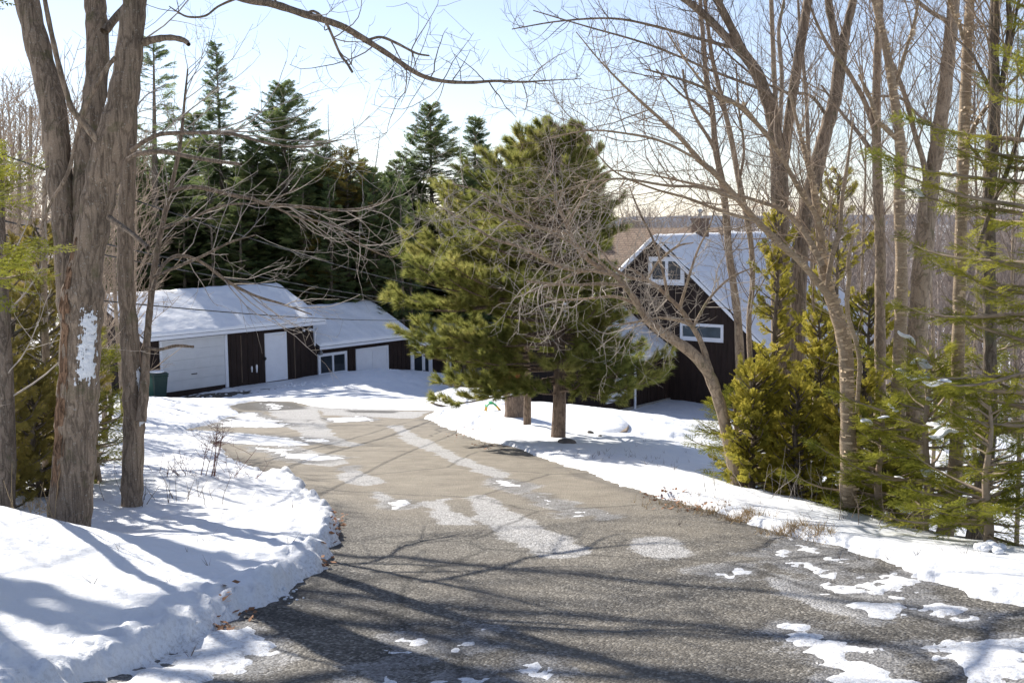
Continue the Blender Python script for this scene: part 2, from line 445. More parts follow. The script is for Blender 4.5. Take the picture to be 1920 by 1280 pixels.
def pxpoly(pts): return [tuple(hit(*q)[:2]) for q in pts]


SNOWP = [  # thin snow and slush left lying on the drive (outline, thickness)
    ([(680, 1290), (700, 1255), (735, 1225), (750, 1190), (800, 1180), (812, 1195), (770, 1225), (765, 1250), (760, 1290)], .022),
    ([(830, 1262), (870, 1240), (915, 1245), (930, 1258), (890, 1290), (830, 1290)], .02), ([(835, 1195), (905, 1168), (908, 1185), (850, 1207)], .008),
    ([(980, 1235), (1010, 1228), (1030, 1240), (1000, 1258), (983, 1255)], .012),
    ([(1470, 1165), (1500, 1170), (1560, 1195), (1640, 1220), (1600, 1240), (1660, 1250), (1700, 1290), (1570, 1290), (1560, 1255), (1500, 1210)], .03),
    ([(1730, 1215), (1800, 1210), (1930, 1200), (1960, 1290), (1850, 1290), (1780, 1250)], .03), ([(1335, 1070), (1390, 1063), (1412, 1072), (1380, 1084)], .012),
    ([(1420, 1040), (1470, 1030), (1500, 1045), (1595, 1078), (1560, 1087), (1480, 1060)], .016), ([(1505, 1095), (1560, 1083), (1615, 1110), (1560, 1122)], .016),
    ([(1600, 1085), (1680, 1078), (1740, 1093), (1722, 1114), (1640, 1110)], .035), ([(1680, 1124), (1740, 1130), (1810, 1140), (1790, 1156), (1740, 1150)], .03),
    ([(1600, 1130), (1650, 1124), (1692, 1150), (1640, 1162)], .014), ([(1810, 1155), (1850, 1154), (1846, 1169), (1815, 1167)], .014),
    ([(928, 897), (992, 911), (978, 922), (940, 910)], .015), ([(1000, 928), (1060, 946), (1058, 956), (1005, 938)], .013), ([(1062, 953), (1112, 958), (1135, 963), (1080, 969)], .015), ([(1122, 966), (1158, 969), (1140, 977)], .015),
    ([(1460, 1000), (1500, 1015), (1570, 1040), (1620, 1062), (1560, 1060), (1490, 1035)], .02),
    ([(470, 1180), (505, 1205), (470, 1235), (425, 1262), (385, 1292), (180, 1292), (330, 1215), (420, 1170)], .05),
    ([(300, 803), (400, 809), (520, 816), (595, 829), (540, 837), (420, 832), (320, 824)], .03), ([(556, 818), (600, 821), (624, 826), (570, 831)], .02), ([(515, 846), (590, 853), (645, 859), (600, 869), (530, 861)], .025),
    ([(605, 782), (680, 778), (706, 786), (630, 792)], .02), ([(735, 940), (752, 938), (765, 945), (745, 952)], .03), ([(640, 876), (655, 875), (652, 881)], .02), ([(470, 838), (560, 842), (545, 848), (480, 846)], .02),
    ([(440, 775), (480, 772), (560, 800), (500, 802), (400, 800)], .02), ([(480, 757), (520, 755), (545, 764), (500, 770)], .012)]
GRIT = [[(612, 890), (660, 880), (710, 888), (730, 905), (700, 910), (740, 930), (765, 945), (720, 947), (690, 930), (690, 915), (640, 905)],
        [(720, 798), (760, 798), (800, 820), (850, 845), (900, 868), (970, 890), (950, 907), (880, 887), (820, 862), (780, 842), (740, 815)],
        [(500, 770), (600, 758), (612, 790), (640, 820), (690, 832), (660, 838), (600, 832), (560, 815), (530, 800)], [(520, 830), (560, 828), (600, 848), (645, 853), (655, 870), (620, 877), (560, 872), (500, 852)],
        [(860, 930), (920, 925), (1000, 975), (1085, 1005), (1115, 1035), (1060, 1052), (990, 1047), (940, 1012), (880, 972)], [(580, 752), (700, 768), (820, 772), (780, 785), (690, 780), (600, 776)],
        [(1160, 1010), (1260, 1000), (1330, 1040), (1250, 1060), (1180, 1040)], [(760, 940), (850, 930), (900, 985), (820, 985)], [(1380, 1060), (1500, 1075), (1620, 1120), (1650, 1160), (1560, 1150), (1450, 1110)]]
WET = [[(425, 760), (500, 750), (560, 756), (585, 766), (520, 769), (450, 770)], [(900, 848), (960, 850), (1000, 862), (930, 856)], [(640, 768), (760, 770), (740, 774), (650, 772)]]


def grid_xy():
    D = [0.6]
    while D[-1] < 86: D.append(D[-1] * 1.0046 if D[-1] > 6 else D[-1] * 1.012)
    while D[-1] < 7000: D.append(D[-1] * 1.12)
    D = np.array(D)
    t = np.concatenate([np.linspace(-3.0, -.46, 90, endpoint=False), np.linspace(-.46, .46, 620, endpoint=False), np.linspace(.46, 3.0, 91)])
    T, DD = np.meshgrid(t, D)
    return T * DD, DD - 4.0


def quads(ny, nx):
    i = np.arange(ny * nx).reshape(ny, nx)
    return np.stack([i[:-1, :-1], i[:-1, 1:], i[1:, 1:], i[1:, :-1]], -1).reshape(-1, 4)


GX, GY = grid_xy(); SH = GX.shape
gX, gY = GX.ravel(), GY.ravel()
gZ = ground(gX, gY)
near = (np.hypot(gX, gY) < 70)
sd = np.full(gX.shape, -50.0)
sd[near] = poly_sd(gX[near], gY[near], ROAD)
out = -sd                                            # >0 off the drive
n1 = fbm(gX * 0.9, gY * 0.9, 4, 3); n2 = fbm(gX * 5.5, gY * 5.5, 3, 9); n3 = fbm(gX * 0.35, gY * 0.35, 3, 21); n4 = fbm(gX * 2.4, gY * 2.4, 3, 33)
leftbank = (gX < 0.5) & (gY < 14)
rag = np.where(leftbank, 0.10, 0.13) * n1 + 0.07 * n2 + 0.03 * fbm(gX * 17, gY * 17, 2, 5)
o2 = out + rag
hb = np.where(leftbank, 0.12, 0.06) + 0.04 * n3
wid = np.where(leftbank, 0.16, 0.22)
clump = 0.075 * np.maximum(0, fbm(gX * 9, gY * 9, 2, 61)) * np.exp(-np.abs(o2 - .18) / .22) * leftbank + 0.06 * np.maximum(0, n2) * np.exp(-np.abs(o2 - .25) / .35) * np.where(leftbank, 1.5, .5)
t = -0.05 + (hb + 0.05) * sstep(-0.02, 1, o2 / wid) + clump * (o2 > 0)
und = (0.05 * n3 + 0.022 * n1 + 0.016 * n4 + .009 * fbm(gX * 4.5, gY * 6.5, 3, 51) + .004 * n2) * sstep(0, .8, o2)
mound = np.zeros_like(gX)
mu = (gX - A0[0]) * AU[0] + (gY - A0[1]) * AU[1]; mn_ = (gX - A0[0]) * AN[0] + (gY - A0[1]) * AN[1]
mm = np.exp(-((mu - 11.5) / 4.0) ** 2 - ((mn_ - 2.6) / 1.6) ** 2) * (out > 0)
mound = mm * (0.16 + 0.14 * n1 + 0.08 * n2) * sstep(.2, 1.0, mn_)
# trampled snow: footprints on the yard and along the mound
tr = np.exp(-((gX - 4.2) / 2.6) ** 2 - ((gY - 30) / 9) ** 2) + np.exp(-((mu - 12) / 5) ** 2 - ((mn_ - 4) / 1.5) ** 2)
foot = -0.07 * np.clip(tr, 0, 1) * sstep(0.15, 0.45, vnoise(gX * 2.6, gY * 1.9, 77))
t = t + (und + mound + foot) * (o2 > 0)
# packed, part-bare strip in front of the garage door
apron = np.exp(-((mu - 2.0) / 2.6) ** 2 - ((mn_ - 1.5) / 1.5) ** 2)
t = t - apron * (0.10 + 0.10 * n2)
PATCH = []; patchS = np.full(gX.shape, -9.0)
for pts, th in SNOWP:
    pp = pxpoly(pts); a = np.array(pp); pad = 0.6
    k = np.where((gX > a[:, 0].min() - pad) & (gX < a[:, 0].max() + pad) & (gY > a[:, 1].min() - pad) & (gY < a[:, 1].max() + pad))[0]
    if len(k) == 0: continue
    s = poly_sd(gX[k], gY[k], pp)
    sc_ = max(1.0, a[:, 1].mean() / 12)
    s = s + sc_ * (0.06 * n1[k] + 0.10 * n2[k] + 0.13 * fbm(gX[k] * 9, gY[k] * 9, 4, 8)); PATCH.append(pp); patchS[k] = np.maximum(patchS[k], s / sc_)
    tp = -0.02 + (0.02 + .55 * th * (0.75 + .5 * n2[k])) * sstep(-0.06, 0.16 * sc_, s + .035 * sc_) - .012 * np.maximum(0, fbm(gX[k] * 22, gY[k] * 22, 2, 12)) * (s < .12 * sc_)
    t[k] = np.maximum(t[k], tp)
snowZ = gZ + t
dirt = np.clip(np.exp(-np.abs(o2 - .03) / .10), 0, 1) * (0.35 + .65 * sstep(-.1, .4, n1))
dirt = np.maximum(dirt, np.where(out < 0, (.55 + .45 * np.exp(-np.abs(patchS) / .06)) * (patchS > -.3), 0))
me = np_mesh('snow_ground', np.stack([gX, gY, snowZ], -1), [quads(*SH)], M['snow'], attrs=dict(dirt=dirt))
tag(obj('snow_ground', me), 'sunlit white snow covering the ground either side of the drive', None, None, 'structure')

# the asphalt drive: its own sheet where the snow is gone
iy = np.where((GY[:, 0] < 52))[0]; ix = np.arange(80, SH[1] - 80)
sub = np.ix_(iy, ix)
rx, ry, rz_ = GX[sub].ravel(), GY[sub].ravel(), gZ.reshape(SH)[sub].ravel()
rout = out.reshape(SH)[sub].ravel()
apr = apron.reshape(SH)[sub].ravel()
keep = (rout < 0.9) | (apr > 0.3)
dust = np.clip(0.25 + sstep(6, 15, ry) * 1.0 + 0.25 * fbm(rx * .8, ry * .8, 3, 41), 0, 1.4)
dust = dust * (0.45 + 0.55 * sstep(0.0, 0.9, -rout + 0.25 * fbm(rx, ry, 3, 4) + 0.5 * sstep(9, 15, ry)))
grit = np.zeros_like(rx); wet = np.zeros_like(rx)
for L_, arr in ((GRIT, grit), (WET, wet)):
    for pts in L_:
        pp = pxpoly(pts); a = np.array(pp)
        k = np.where((rx > a[:, 0].min() - 1) & (rx < a[:, 0].max() + 1) & (ry > a[:, 1].min() - 1) & (ry < a[:, 1].max() + 1))[0]
        s = poly_sd(rx[k], ry[k], pp) + 0.12 * fbm(rx[k] * 2, ry[k] * 2, 3, 6)
        arr[k] = np.maximum(arr[k], sstep(-.06, .22, s))
for pp in PATCH:
    a = np.array(pp); k = np.where((rx > a[:, 0].min() - .5) & (rx < a[:, 0].max() + .5) & (ry > a[:, 1].min() - .5) & (ry < a[:, 1].max() + .5))[0]
    if len(k):
        s = poly_sd(rx[k], ry[k], pp) + .10 * fbm(rx[k] * 4, ry[k] * 4, 3, 16); wet[k] = np.maximum(wet[k], .55 * np.clip(sstep(-.22, -.02, s), 0, 1)); grit[k] = np.maximum(grit[k], .62 * sstep(-.34, .02, s + .12 * fbm(rx[k] * 3, ry[k] * 3, 3, 26)))
wet = np.maximum(wet, .5 * np.exp(-np.abs(rout + .05) / .12) * (fbm(rx * 1.5, ry * 1.5, 3, 18) > -.1))
wet = np.maximum(wet, 0.7 * np.clip(apr * 1.3, 0, 1))
q = quads(len(iy), len(ix)); q = q[keep[q].all(1)]
use = np.unique(q); remap = -np.ones(len(rx), int); remap[use] = np.arange(len(use))
rV = np.stack([rx, ry, rz_ + 0.006 * fbm(rx * 3, ry * 3, 3, 2)], -1)[use]
me = np_mesh('driveway', rV, [remap[q]], M['asphalt'], attrs=dict(dust=dust[use], grit=grit[use], wet=wet[use]))
tag(obj('driveway', me), 'worn grey and tan asphalt drive curving down to the garage', None, None, 'structure')

# far hills: distance haze is mixed into their flat blue colour
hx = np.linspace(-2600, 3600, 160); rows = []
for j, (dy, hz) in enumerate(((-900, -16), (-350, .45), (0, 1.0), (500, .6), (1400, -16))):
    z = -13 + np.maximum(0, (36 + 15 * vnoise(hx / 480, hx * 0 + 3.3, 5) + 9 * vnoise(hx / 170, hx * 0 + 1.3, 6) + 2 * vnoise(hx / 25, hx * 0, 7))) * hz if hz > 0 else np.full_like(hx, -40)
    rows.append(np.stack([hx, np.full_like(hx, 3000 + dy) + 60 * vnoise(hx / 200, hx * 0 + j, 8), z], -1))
tag(obj('hills', np_mesh('hills', np.concatenate(rows), [quads(5, 160)], M['hill'])), 'low wooded hills along the horizon, coloured haze blue', None, None, 'structure')
#@@PART2
# ------------------------------------------------------------------ buildings (local x along the facade, y into the building, z up from the garage floor)
BR = R(51)


def building(name, label, cat, u, n, z=0.0):
    return empty(name, tuple(loc(u, n, z)), label, cat, None, BR)


def batten_wall(mb, x0, x1, y, z0, z1, skip=(), step=0.29, out=-1, topf=None, d=0.022):
    k = int((x1 - x0) / step)
    for i in range(k + 1):
        x = x0 + 0.06 + i * step
        if x > x1 - .03: break
        zt = z1 if topf is None else topf(x)
        segs = [(z0, zt)]
        for (a, b, c, e) in skip:
            if a - .02 < x < b + .02:
                ns = []
                for s0, s1 in segs:
                    if c > s0 + .05: ns.append((s0, min(s1, c)))
                    if e < s1 - .05: ns.append((max(s0, e), s1))
                segs = ns
        for s0, s1 in segs:
            mb.box(x - .022, x + .022, min(y, y + out * d), max(y, y + out * d), s0, s1)


def roof_snow(name, parent, x0, x1, slopes, th=0.13, seed=1, rag=0.0):
    """slopes: list of ((y,z) eave, (y,z) ridge) ; a soft snow blanket with rounded edges, bulging over the eave"""
    V = []; F = []; off = 0
    (ye, ze), (yr, zrg), (yb, zb) = slopes
    L1 = math.hypot(yr - ye, zrg - ze); L2 = math.hypot(yb - yr, zb - zrg); nx = int((x1 - x0) / 0.12) + 1
    s = np.concatenate([np.linspace(0, .25, 8), np.linspace(.25, L1, int(L1 / .14))[1:], L1 + np.linspace(0, L2, int(L2 / .3))[1:]])
    x = np.linspace(x0, x1, nx); X, S = np.meshgrid(x, s)
    front = S <= L1
    y = np.where(front, ye + (yr - ye) * S / L1, yr + (yb - yr) * (S - L1) / L2)
    z = np.where(front, ze + (zrg - ze) * S / L1, zrg + (zb - zrg) * (S - L1) / L2)
    edge = np.minimum(np.minimum(X - x0, x1 - X) + 0.03 * vnoise(S * 3, X * 0, seed), np.minimum(S, L1 + L2 - S))
    h = th * np.sqrt(np.clip(1 - (1 - np.clip(edge / .14, 0, 1)) ** 2, 0, 1)) + .012
    h = h * (1 + .45 * fbm(X * .8, S * .8, 3, seed) + .25 * fbm(X * 3, S * 2, 3, seed + 3)) + .02 * fbm(X * 2.5, S * 2.5, 3, seed + 5) * (edge > .1) - .03 * np.exp(-((S - L1) / .25) ** 2) + 0.02
    ny = -(zrg - ze) / L1; nz = (yr - ye) / L1
    nyb = (zrg - zb) / L2; nzb = (yb - yr) / L2
    w = sstep(L1 - .3, L1 + .3, S)
    NY = ny * (1 - w) + nyb * w; NZ = nz * (1 - w) + nzb * w
    V = np.stack([X, y + NY * h, z + NZ * h], -1).reshape(-1, 3)
    return obj(name, np_mesh(name, V, [quads(*X.shape)], M['roofsnow']), parent)


def gable_roof(parent, x0, x1, ye, ze, yr, zrg, yb, zb, th=0.09):
    mb = MB()
    mb.prism([(ye, ze), (yr, zrg), (yb, zb), (yb, zb - th), (yr, zrg - th), (ye, ze - th)], 'x', x0, x1)
    return mb.build('roof', M['roofing'], parent)


def fascia(parent, x0, x1, y, z0, z1, mat=None):
    o = MB().box(x0, x1, y - .03, y - .004, z0, z1).build('fascia_board', mat or M['white'], parent, .004); return o


def rake_trim(parent, x0, x1, a, b, wdt=0.16, name='rake_board'):
    return MB().prism([(a[0], a[1] - wdt), (b[0], b[1] - wdt), (b[0], b[1] + .02), (a[0], a[1] + .02)], 'x', x0, x1).build(name, M['white'], parent)


def frame_rect(x0, x1, z0, z1, w, y0, y1, axis='y', mull=()):
    mb = MB()
    def bx(a, b, c, d):
        if axis == 'y': mb.box(a, b, y0, y1, c, d)
        else: mb.box(y0, y1, a, b, c, d)
    bx(x0, x1, z1 - w, z1); bx(x0, x1, z0, z0 + w); bx(x0, x0 + w, z0 + w, z1 - w); bx(x1 - w, x1, z0 + w, z1 - w)
    for m_ in mull: bx(m_ - w * .35, m_ + w * .35, z0 + w, z1 - w)
    return mb


# --- garage
g = building('garage', 'dark brown board garage with a white overhead door under a snowy roof', 'garage', 0, 0, 0)
GX0, GX1, GD = -.75, 7.9, 5.7
mb = MB()
mb.prism([(0, -.6), (GD, -.6), (GD, 2.28), (GD / 2, 3.62), (0, 2.28)], 'x', GX0, GX1)
batten_wall(mb, GX0, GX1, 0, -.4, 2.27, [(-.08, 3.22, -.5, 2.1), (5.1, 6.36, -.5, 2.03)])
for k in range(19):                                                  # battens of the left gable end
    y = .1 + k * .3
    if y < GD: mb.box(GX0 - .022, GX0, y, y + .045, -.4, 2.24 + 1.3 * (1 - abs(y - GD / 2) / (GD / 2)))
mb.build('wall', M['siding'], g)
rf = gable_roof(g, GX0 - .25, GX1 + .45, -.35, 2.28, GD / 2, 3.81, GD + .35, 2.28)
roof_snow('roof_snow', rf, GX0 - .26, GX1 + .47, ((-.36, 2.29), (GD / 2, 3.81), (GD + .35, 2.28)), .115, 3)
fascia(g, GX0 - .25, GX1 + .45, -.35, 2.16, 2.30)
rake_trim(g, GX1 + .451, GX1 + .475, (-.35, 2.27), (GD / 2, 3.80)); rake_trim(g, GX0 - .275, GX0 - .251, (-.35, 2.27), (GD / 2, 3.80))
# overhead door: five lipped panels
mb = MB()
for k in range(5):
    z0 = .03 + k * .408
    mb.box(.02, 3.02, -.035, .02, z0, z0 + .404)
    for c in range(4):
        mb.box(.10 + c * .735, .74 + c * .735, -.039, -.035, z0 + .07, z0 + .33)
od = mb.build('garage_door', M['white_d'], g, .004)
MB().box(1.35, 1.62, -.06, -.036, .62, .66).build('handle', M['black'], od)
MB().box(-.08, .018, -.06, .02, -.1, 2.1).box(3.022, 3.16, -.07, .02, -.1, 2.1).box(.018, 3.022, -.06, .02, 2.068, 2.1).build('door_frame', M['white'], g, .004)
dd = MB().box(5.13, 6.33, -.04, .02, -.12, 1.98).build('side_door', M['white'], g, .004)
MB().box(5.02, 5.16, -.075, -.042, .86, .94).box(5.06, 5.1, -.1, -.042, .82, .98).build('handle', M['black'], dd)
MB().box(6.75, 6.8, -.03, -.0, -.2, 2.0).build('conduit_pipe', M['wood'], g); MB().box(3.86, 3.90, -.035, 0, .0, 2.0).build('conduit_pipe', M['wood'], g)
lt = MB(); lt.lathe(7.28, -.09, [(.0, 1.90), (.05, 1.90), (.06, 1.96), (.03, 2.0)], 12); lt.box(7.25, 7.31, -.12, -.0, 1.97, 2.0); lt.build('wall_lamp', M['white'], g)
lt = MB(); lt.bar((7.55, -.2, 1.93), (7.6, -.06, 1.99), .05, 10); lt.bar((7.72, -.2, 1.94), (7.66, -.06, 1.99), .05, 10); lt.box(7.54, 7.74, -.06, 0, 1.95, 2.02); lt.build('flood_lamp', M['white'], g)
for sx, s in ((4.40, .7), (4.66, .95)):                              # two snowball splats on the boards
    a = np.linspace(0, 2 * math.pi, 15)[:-1]
    MB().prism([(sx + .035 * s * math.cos(x) * (1 + .3 * math.sin(3 * x)), .52 + .19 * s * math.sin(x)) for x in a], 'y', -.05, -.0).build('snow_splat', M['snow'], g)
dp = MB(); dp.bar((7.98, -.2, 2.02), (7.98, -.05, 1.85), .04); dp.bar((7.98, -.05, 1.85), (7.93, -.04, 1.2), .04); dp.build('downspout', M['white'], g)

# --- workshop, one step lower
w_ = building('workshop', 'low dark brown workshop with white double doors and a small sliding window', 'workshop', 0, 0, 0)
mb = MB()
mb.prism([(.03, -1.8), (5.6, -1.8), (5.6, 1.12), (2.8, 2.5), (.03, 1.12)], 'x', 7.905, 14.0)
batten_wall(mb, 7.95, 14.0, .03, -1.6, 1.11, [(8.1, 9.88, -.25, .8), (10.45, 12.6, -1.8, .8)])
mb.build('wall', M['siding'], w_)
rf = gable_roof(w_, 7.98, 14.2, -.3, 1.13, 2.8, 2.67, 5.9, 1.13)
roof_snow('roof_snow', rf, 8.0, 14.22, ((-.31, 1.14), (2.8, 2.67), (5.9, 1.13)), .115, 9)
fascia(w_, 7.98, 14.2, -.3, 1.02, 1.15)
rake_trim(w_, 14.201, 14.225, (-.3, 1.12), (2.8, 2.66))
wd = frame_rect(8.12, 9.86, -.22, .80, .13, -.05, .03, mull=(9.0,)).build('window', M['white'], w_, .006)
MB().box(8.2, 9.8, -.004, .02, -.1, .7).build('pane', M['glass'], wd)
for x0, x1 in ((10.58, 11.50), (11.515, 12.44)):
    d_ = MB().box(x0, x1, -.02, .03, -1.4, .70).build('double_door', M['white'], w_, .004)
    if x0 < 11: MB().box(11.36, 11.62, -.05, -.021, -.45, -.38).box(11.44, 11.5, -.06, -.021, -.56, -.45).build('hasp', M['black'], d_)
MB().box(10.45, 10.575, -.03, .03, -1.5, .82).box(12.445, 12.57, -.03, .03, -1.5, .82).box(10.575, 12.445, -.03, .03, .703, .82).build('door_frame', M['white'], w_, .004)
MB().box(7.92, 8.05, -.42, -.28, .80, .95).bar((8.0, -.34, .95), (8.1, -.3, 1.06), .03).build('gutter_elbow', M['tin'], w_)

# --- sunroom with glazed door and posts
s_ = building('sunroom', 'dark sunroom with white glazed door and porch posts behind the pine', 'sunroom', 0, 0, 0)
mb = MB()
mb.box(14.01, 17.0, .06, 5.2, -2.4, .45); mb.box(17.0, 24.0, 2.6, 5.2, -3, .45)
batten_wall(mb, 14.05, 17.0, .06, -2.2, .44, [(14.1, 15.7, -2.4, .3)]); batten_wall(mb, 17.05, 24, 2.6, -2.8, .44)
mb.build('wall', M['siding'], s_)
rf = MB().prism([(-.2, .46), (5.4, .9), (5.4, .98), (-.2, .54)], 'x', 14.23, 24.2).build('roof', M['roofing'], s_)
roof_snow('roof_snow', rf, 14.24, 24.2, ((-.2, .54), (3.0, .79), (5.4, .98)), .12, 13)
dr = frame_rect(14.14, 15.66, -1.75, .32, .1, -.01, .06, mull=()).build('glazed_door', M['white'], s_, .005)
MB().box(14.245, 14.36, -.0, .055, -1.64, .21).box(14.93, 15.13, -.0, .055, -1.64, .21).box(15.4, 15.555, -.0, .055, -1.64, .21).box(14.36, 15.4, .0, .055, -1.64, -1.45).build('stile', M['white'], dr)
MB().box(14.362, 14.928, .02, .055, -1.45, .2).box(15.132, 15.398, .02, .055, -1.45, .2).build('pane', M['glass'], dr)
MB().box(14.99, 15.05, -.03, -.005, -1.0, -.66).bar((15.02, -.06, -.72), (15.02, -.0, -.72), .04).bar((15.02, -.06, -.86), (15.02, -.06, -.98), .02).build('handle', M['black'], dr)
MB().box(16.72, 16.82, -.02, .06, -2.1, .3).box(16.98, 17.05, -.02, .06, -2.1, .3).build('corner_board', M['white'], s_)
for x, y in ((18.1, 0.05), (20.3, 0.05), (22.5, .05)):
    MB().box(x - .07, x + .07, y - .07, y + .07, -3.0, .46).build('porch_post', M['wood'], s_, .01)
MB().box(17.02, 24, -.0, .1, -1.85 - .55, -1.78 - .55).build('porch_sill', M['timber'], s_)

# --- house: front gable wing, low side wing, cross roof behind
h_ = building('house', 'dark brown gabled house with white trimmed windows and steep snowy roof', 'house', 0, 0, 0)
HX, HN0, HN1, HR = 19.0, 4.95, 17.35, 11.15      # facade plane, wall ends (n), ridge n
mb = MB()
slope = .856
zw = lambda n: 5.93 - slope * abs(n - HR) - .12
mb.prism([(-HN0, -3), (-HN0, zw(HN0)), (-HR, zw(HR)), (-HN1, zw(HN1)), (-HN1, -3)][::-1], 'x', HX, 31)
for k in range(42):
    n = HN0 + .15 + k * .3
    if n > HN1: break
    zt = zw(n) - .02
    segs = [(-2.0, zt)]
    for a, b, c, e in ((10.5, 12.7, 3.6, 5.1), (12.25, 14.65, 1.2, 2.1)):
        if a - .05 < n < b + .05: segs = [x for s in segs for x in ((s[0], min(s[1], c)), (max(s[0], e), s[1])) if x[1] > x[0] + .05]
    for s0, s1 in segs: mb.box(HX - .022, HX, -n - .022, -n + .022, s0, s1)
batten_wall(mb, HX, 31, -HN1, -2.5, .4, [], .3, -1)
mb.build('wall', M['siding'], h_)
ER, EL = 17.75, 4.55
ze = 5.93 - slope * (ER - HR)
rf = MB().prism([(-ER, ze), (-HR, 5.93), (-EL, ze), (-EL, ze - .1), (-HR, 5.83), (-ER, ze - .1)], 'x', 18.6, 31.3).build('roof', M['roofing'], h_)
roof_snow('roof_snow', rf, 18.62, 31.3, ((-ER, ze), (-HR, 5.93), (-EL, ze)), .10, 21)
for a in (ER, EL):
    rake_trim(h_, 18.565, 18.598, (-a, ze - .02) if a == ER else (-HR, 5.94), (-HR, 5.94) if a == ER else (-a, ze - .02), .17)
MB().box(18.6, 31.3, -ER - .03, -ER - .004, ze - .16, ze + .01).build('fascia_board', M['white'], h_)
def side_window(name, n0, n1, z0, z1, w, gl, mull=()):
    f = MB()
    y0, y1 = -n1, -n0
    f.box(HX - .06, HX, y0, y1, z1 - w, z1); f.box(HX - .06, HX, y0, y1, z0, z0 + w); f.box(HX - .06, HX, y0, y0 + w, z0 + w, z1 - w); f.box(HX - .06, HX, y1 - w, y1, z0 + w, z1 - w)
    for m_ in mull: f.box(HX - .055, HX, -m_ - .08, -m_ + .08, z0 + w, z1 - w)
    o = f.build(name, M['white'], h_, .006)
    MB().box(HX - .02, HX - .003, y0 + .05, y1 - .05, z0 + .05, z1 - .05).build('pane', gl, o)
    MB().box(HX - .1, HX - .062, y0 - .03, y1 + .03, z0 - .05, z0).build('sill', M['white'], o)
side_window('gable_window', 10.65, 12.55, 3.74, 4.97, .2, M['glass'], (11.62,))
side_window('window', 12.34, 14.54, 1.26, 2.0, .13, M['glass_b'])
# cross roof behind, bare tan shingles on the sunny side
mb = MB().box(21.2, 29, -10.8, -3.2, -3, 3.0); mb.prism([(21.2, 3.0), (29, 3.0), (25, 5.95)], 'y', -3.6, -3.2); mb.build('rear_wall', M['siding'], h_)
MB().prism([(20.4, 2.79), (25, 6.25), (25, 6.17), (20.4, 2.71)], 'y', -11.4, -2.9).prism([(25, 6.25), (29.6, 2.79), (29.6, 2.71), (25, 6.17)], 'y', -11.4, -2.9).build('shingle_roof', M['shingle'], h_)
ch = MB().box(22.4, 23.05, -11.5, -10.9, 4.5, 6.62).box(22.35, 23.1, -11.55, -10.85, 6.621, 6.72).build('chimney', M['brick'], h_, .01)
fl = MB(); fl.lathe(22.72, -11.2, [(.08, 6.72), (.08, 7.05), (.13, 7.06), (.13, 7.1), (.02, 7.16)], 14); fl.build('flue', M['tin'], ch)
# low side wing
mb = MB()
mb.prism([(-11.75, -2.6), (-5.2, -2.6), (-5.2, .4), (-8.5, 2.75), (-11.75, .45)], 'x', 13.3, 18.97)
batten_wall(mb, 13.3, 18.95, -11.75, -2.2, .4, [(13.7, 15.5, -1.4, .45)])
mb.build('wing_wall', M['siding'], h_)
rf = MB().prism([(-12.07, .58), (-8.5, 2.98), (-4.9, .58), (-4.9, .50), (-8.5, 2.89), (-12.07, .50)], 'x', 13.0, 19.5).build('wing_roof', M['roofing'], h_)
# the wing's roof meets the gable wall at x=18.98, its eave end runs a little past the corner
roof_snow('roof_snow', rf, 13.0, 18.99, ((-12.09, .59), (-8.5, 2.98), (-4.9, .58)), .12, 31)
MB().box(13.0, 19.5, -12.105, -12.074, .46, .60).build('fascia_board', M['white'], h_)
pd = frame_rect(13.8, 15.42, -1.12, .42, .1, -11.83, -11.75, mull=(14.6,)).build('patio_door', M['white'], h_, .005)
MB().box(13.89, 15.33, -11.775, -11.752, -1.03, .33).build('blind', M['white'], pd)
MB().bar((15.95, -11.86, -1.7), (15.95, -11.86, .3), .055, 10).bar((15.95, -11.86, .3), (15.95, -12.0, .4), .055, 10).build('downspout', M['white'], h_)
MB().box(13.3, 19.0, -11.82, -11.76, -1.75, -1.5).box(HX - .06, HX - .003, -17.3, -11.85, -1.85, -1.62).build('foundation', M['concrete'], h_)

# --- wheelie bins by the garage door
def bin_(x, y, label, lidmat, bodymat, rz):
    p = at(x, y, 43.6); p = loc(*( (p - A0) @ AU, (p - A0) @ AN))
    z = gz(p[0], p[1]) + .03
    t_ = empty('wheelie_bin', (p[0], p[1], z), label, 'bin', 'wheelie bins beside the garage door', BR + rz)
    mb = MB()
    V = [(-.22, -.24, .06), (.22, -.24, .06), (.22, .24, .06), (-.22, .24, .06), (-.29, -.33, 1.0), (.29, -.33, 1.0), (.29, .33, 1.0), (-.29, .33, 1.0)]
    mb.add(V, [(3, 2, 1, 0), (4, 5, 6, 7), (0, 1, 5, 4), (1, 2, 6, 5), (2, 3, 7, 6), (3, 0, 4, 7)])
    mb.box(-.31, .31, -.35, .35, .93, .97)
    mb.build('body', bodymat, t_, .02)
    ld = MB().prism([(-.36, 1.002), (.36, 1.002), (.36, 1.05), (.1, 1.10), (-.2, 1.09), (-.36, 1.04)], 'x', -.31, .31).build('lid', lidmat, t_, .01)
    MB().bar((-.24, .42, 1.0), (.24, .42, 1.0), .018).bar((-.24, .42, 1.0), (-.24, .33, .98), .018).bar((.24, .42, 1.0), (.24, .33, .98), .018).build('handle', lidmat, t_)
    for sx in (-.25, .25): MB().bar((sx - .03, .27, .1), (sx + .03, .27, .1), .1, 16).build('wheel', M['black'], t_)
    return t_, ld
bin_(288, 752, 'bright green wheelie bin in front, half hidden by the slim tree', M['darkgreen'], M['green_bin'], .5)
b2, ld = bin_(296, 744, 'darker green wheelie bin with snow on its lid beside the garage door', M['darkgreen'], M['darkgreen'], -.1)
a = np.linspace(0, 2 * math.pi, 19)[:-1]
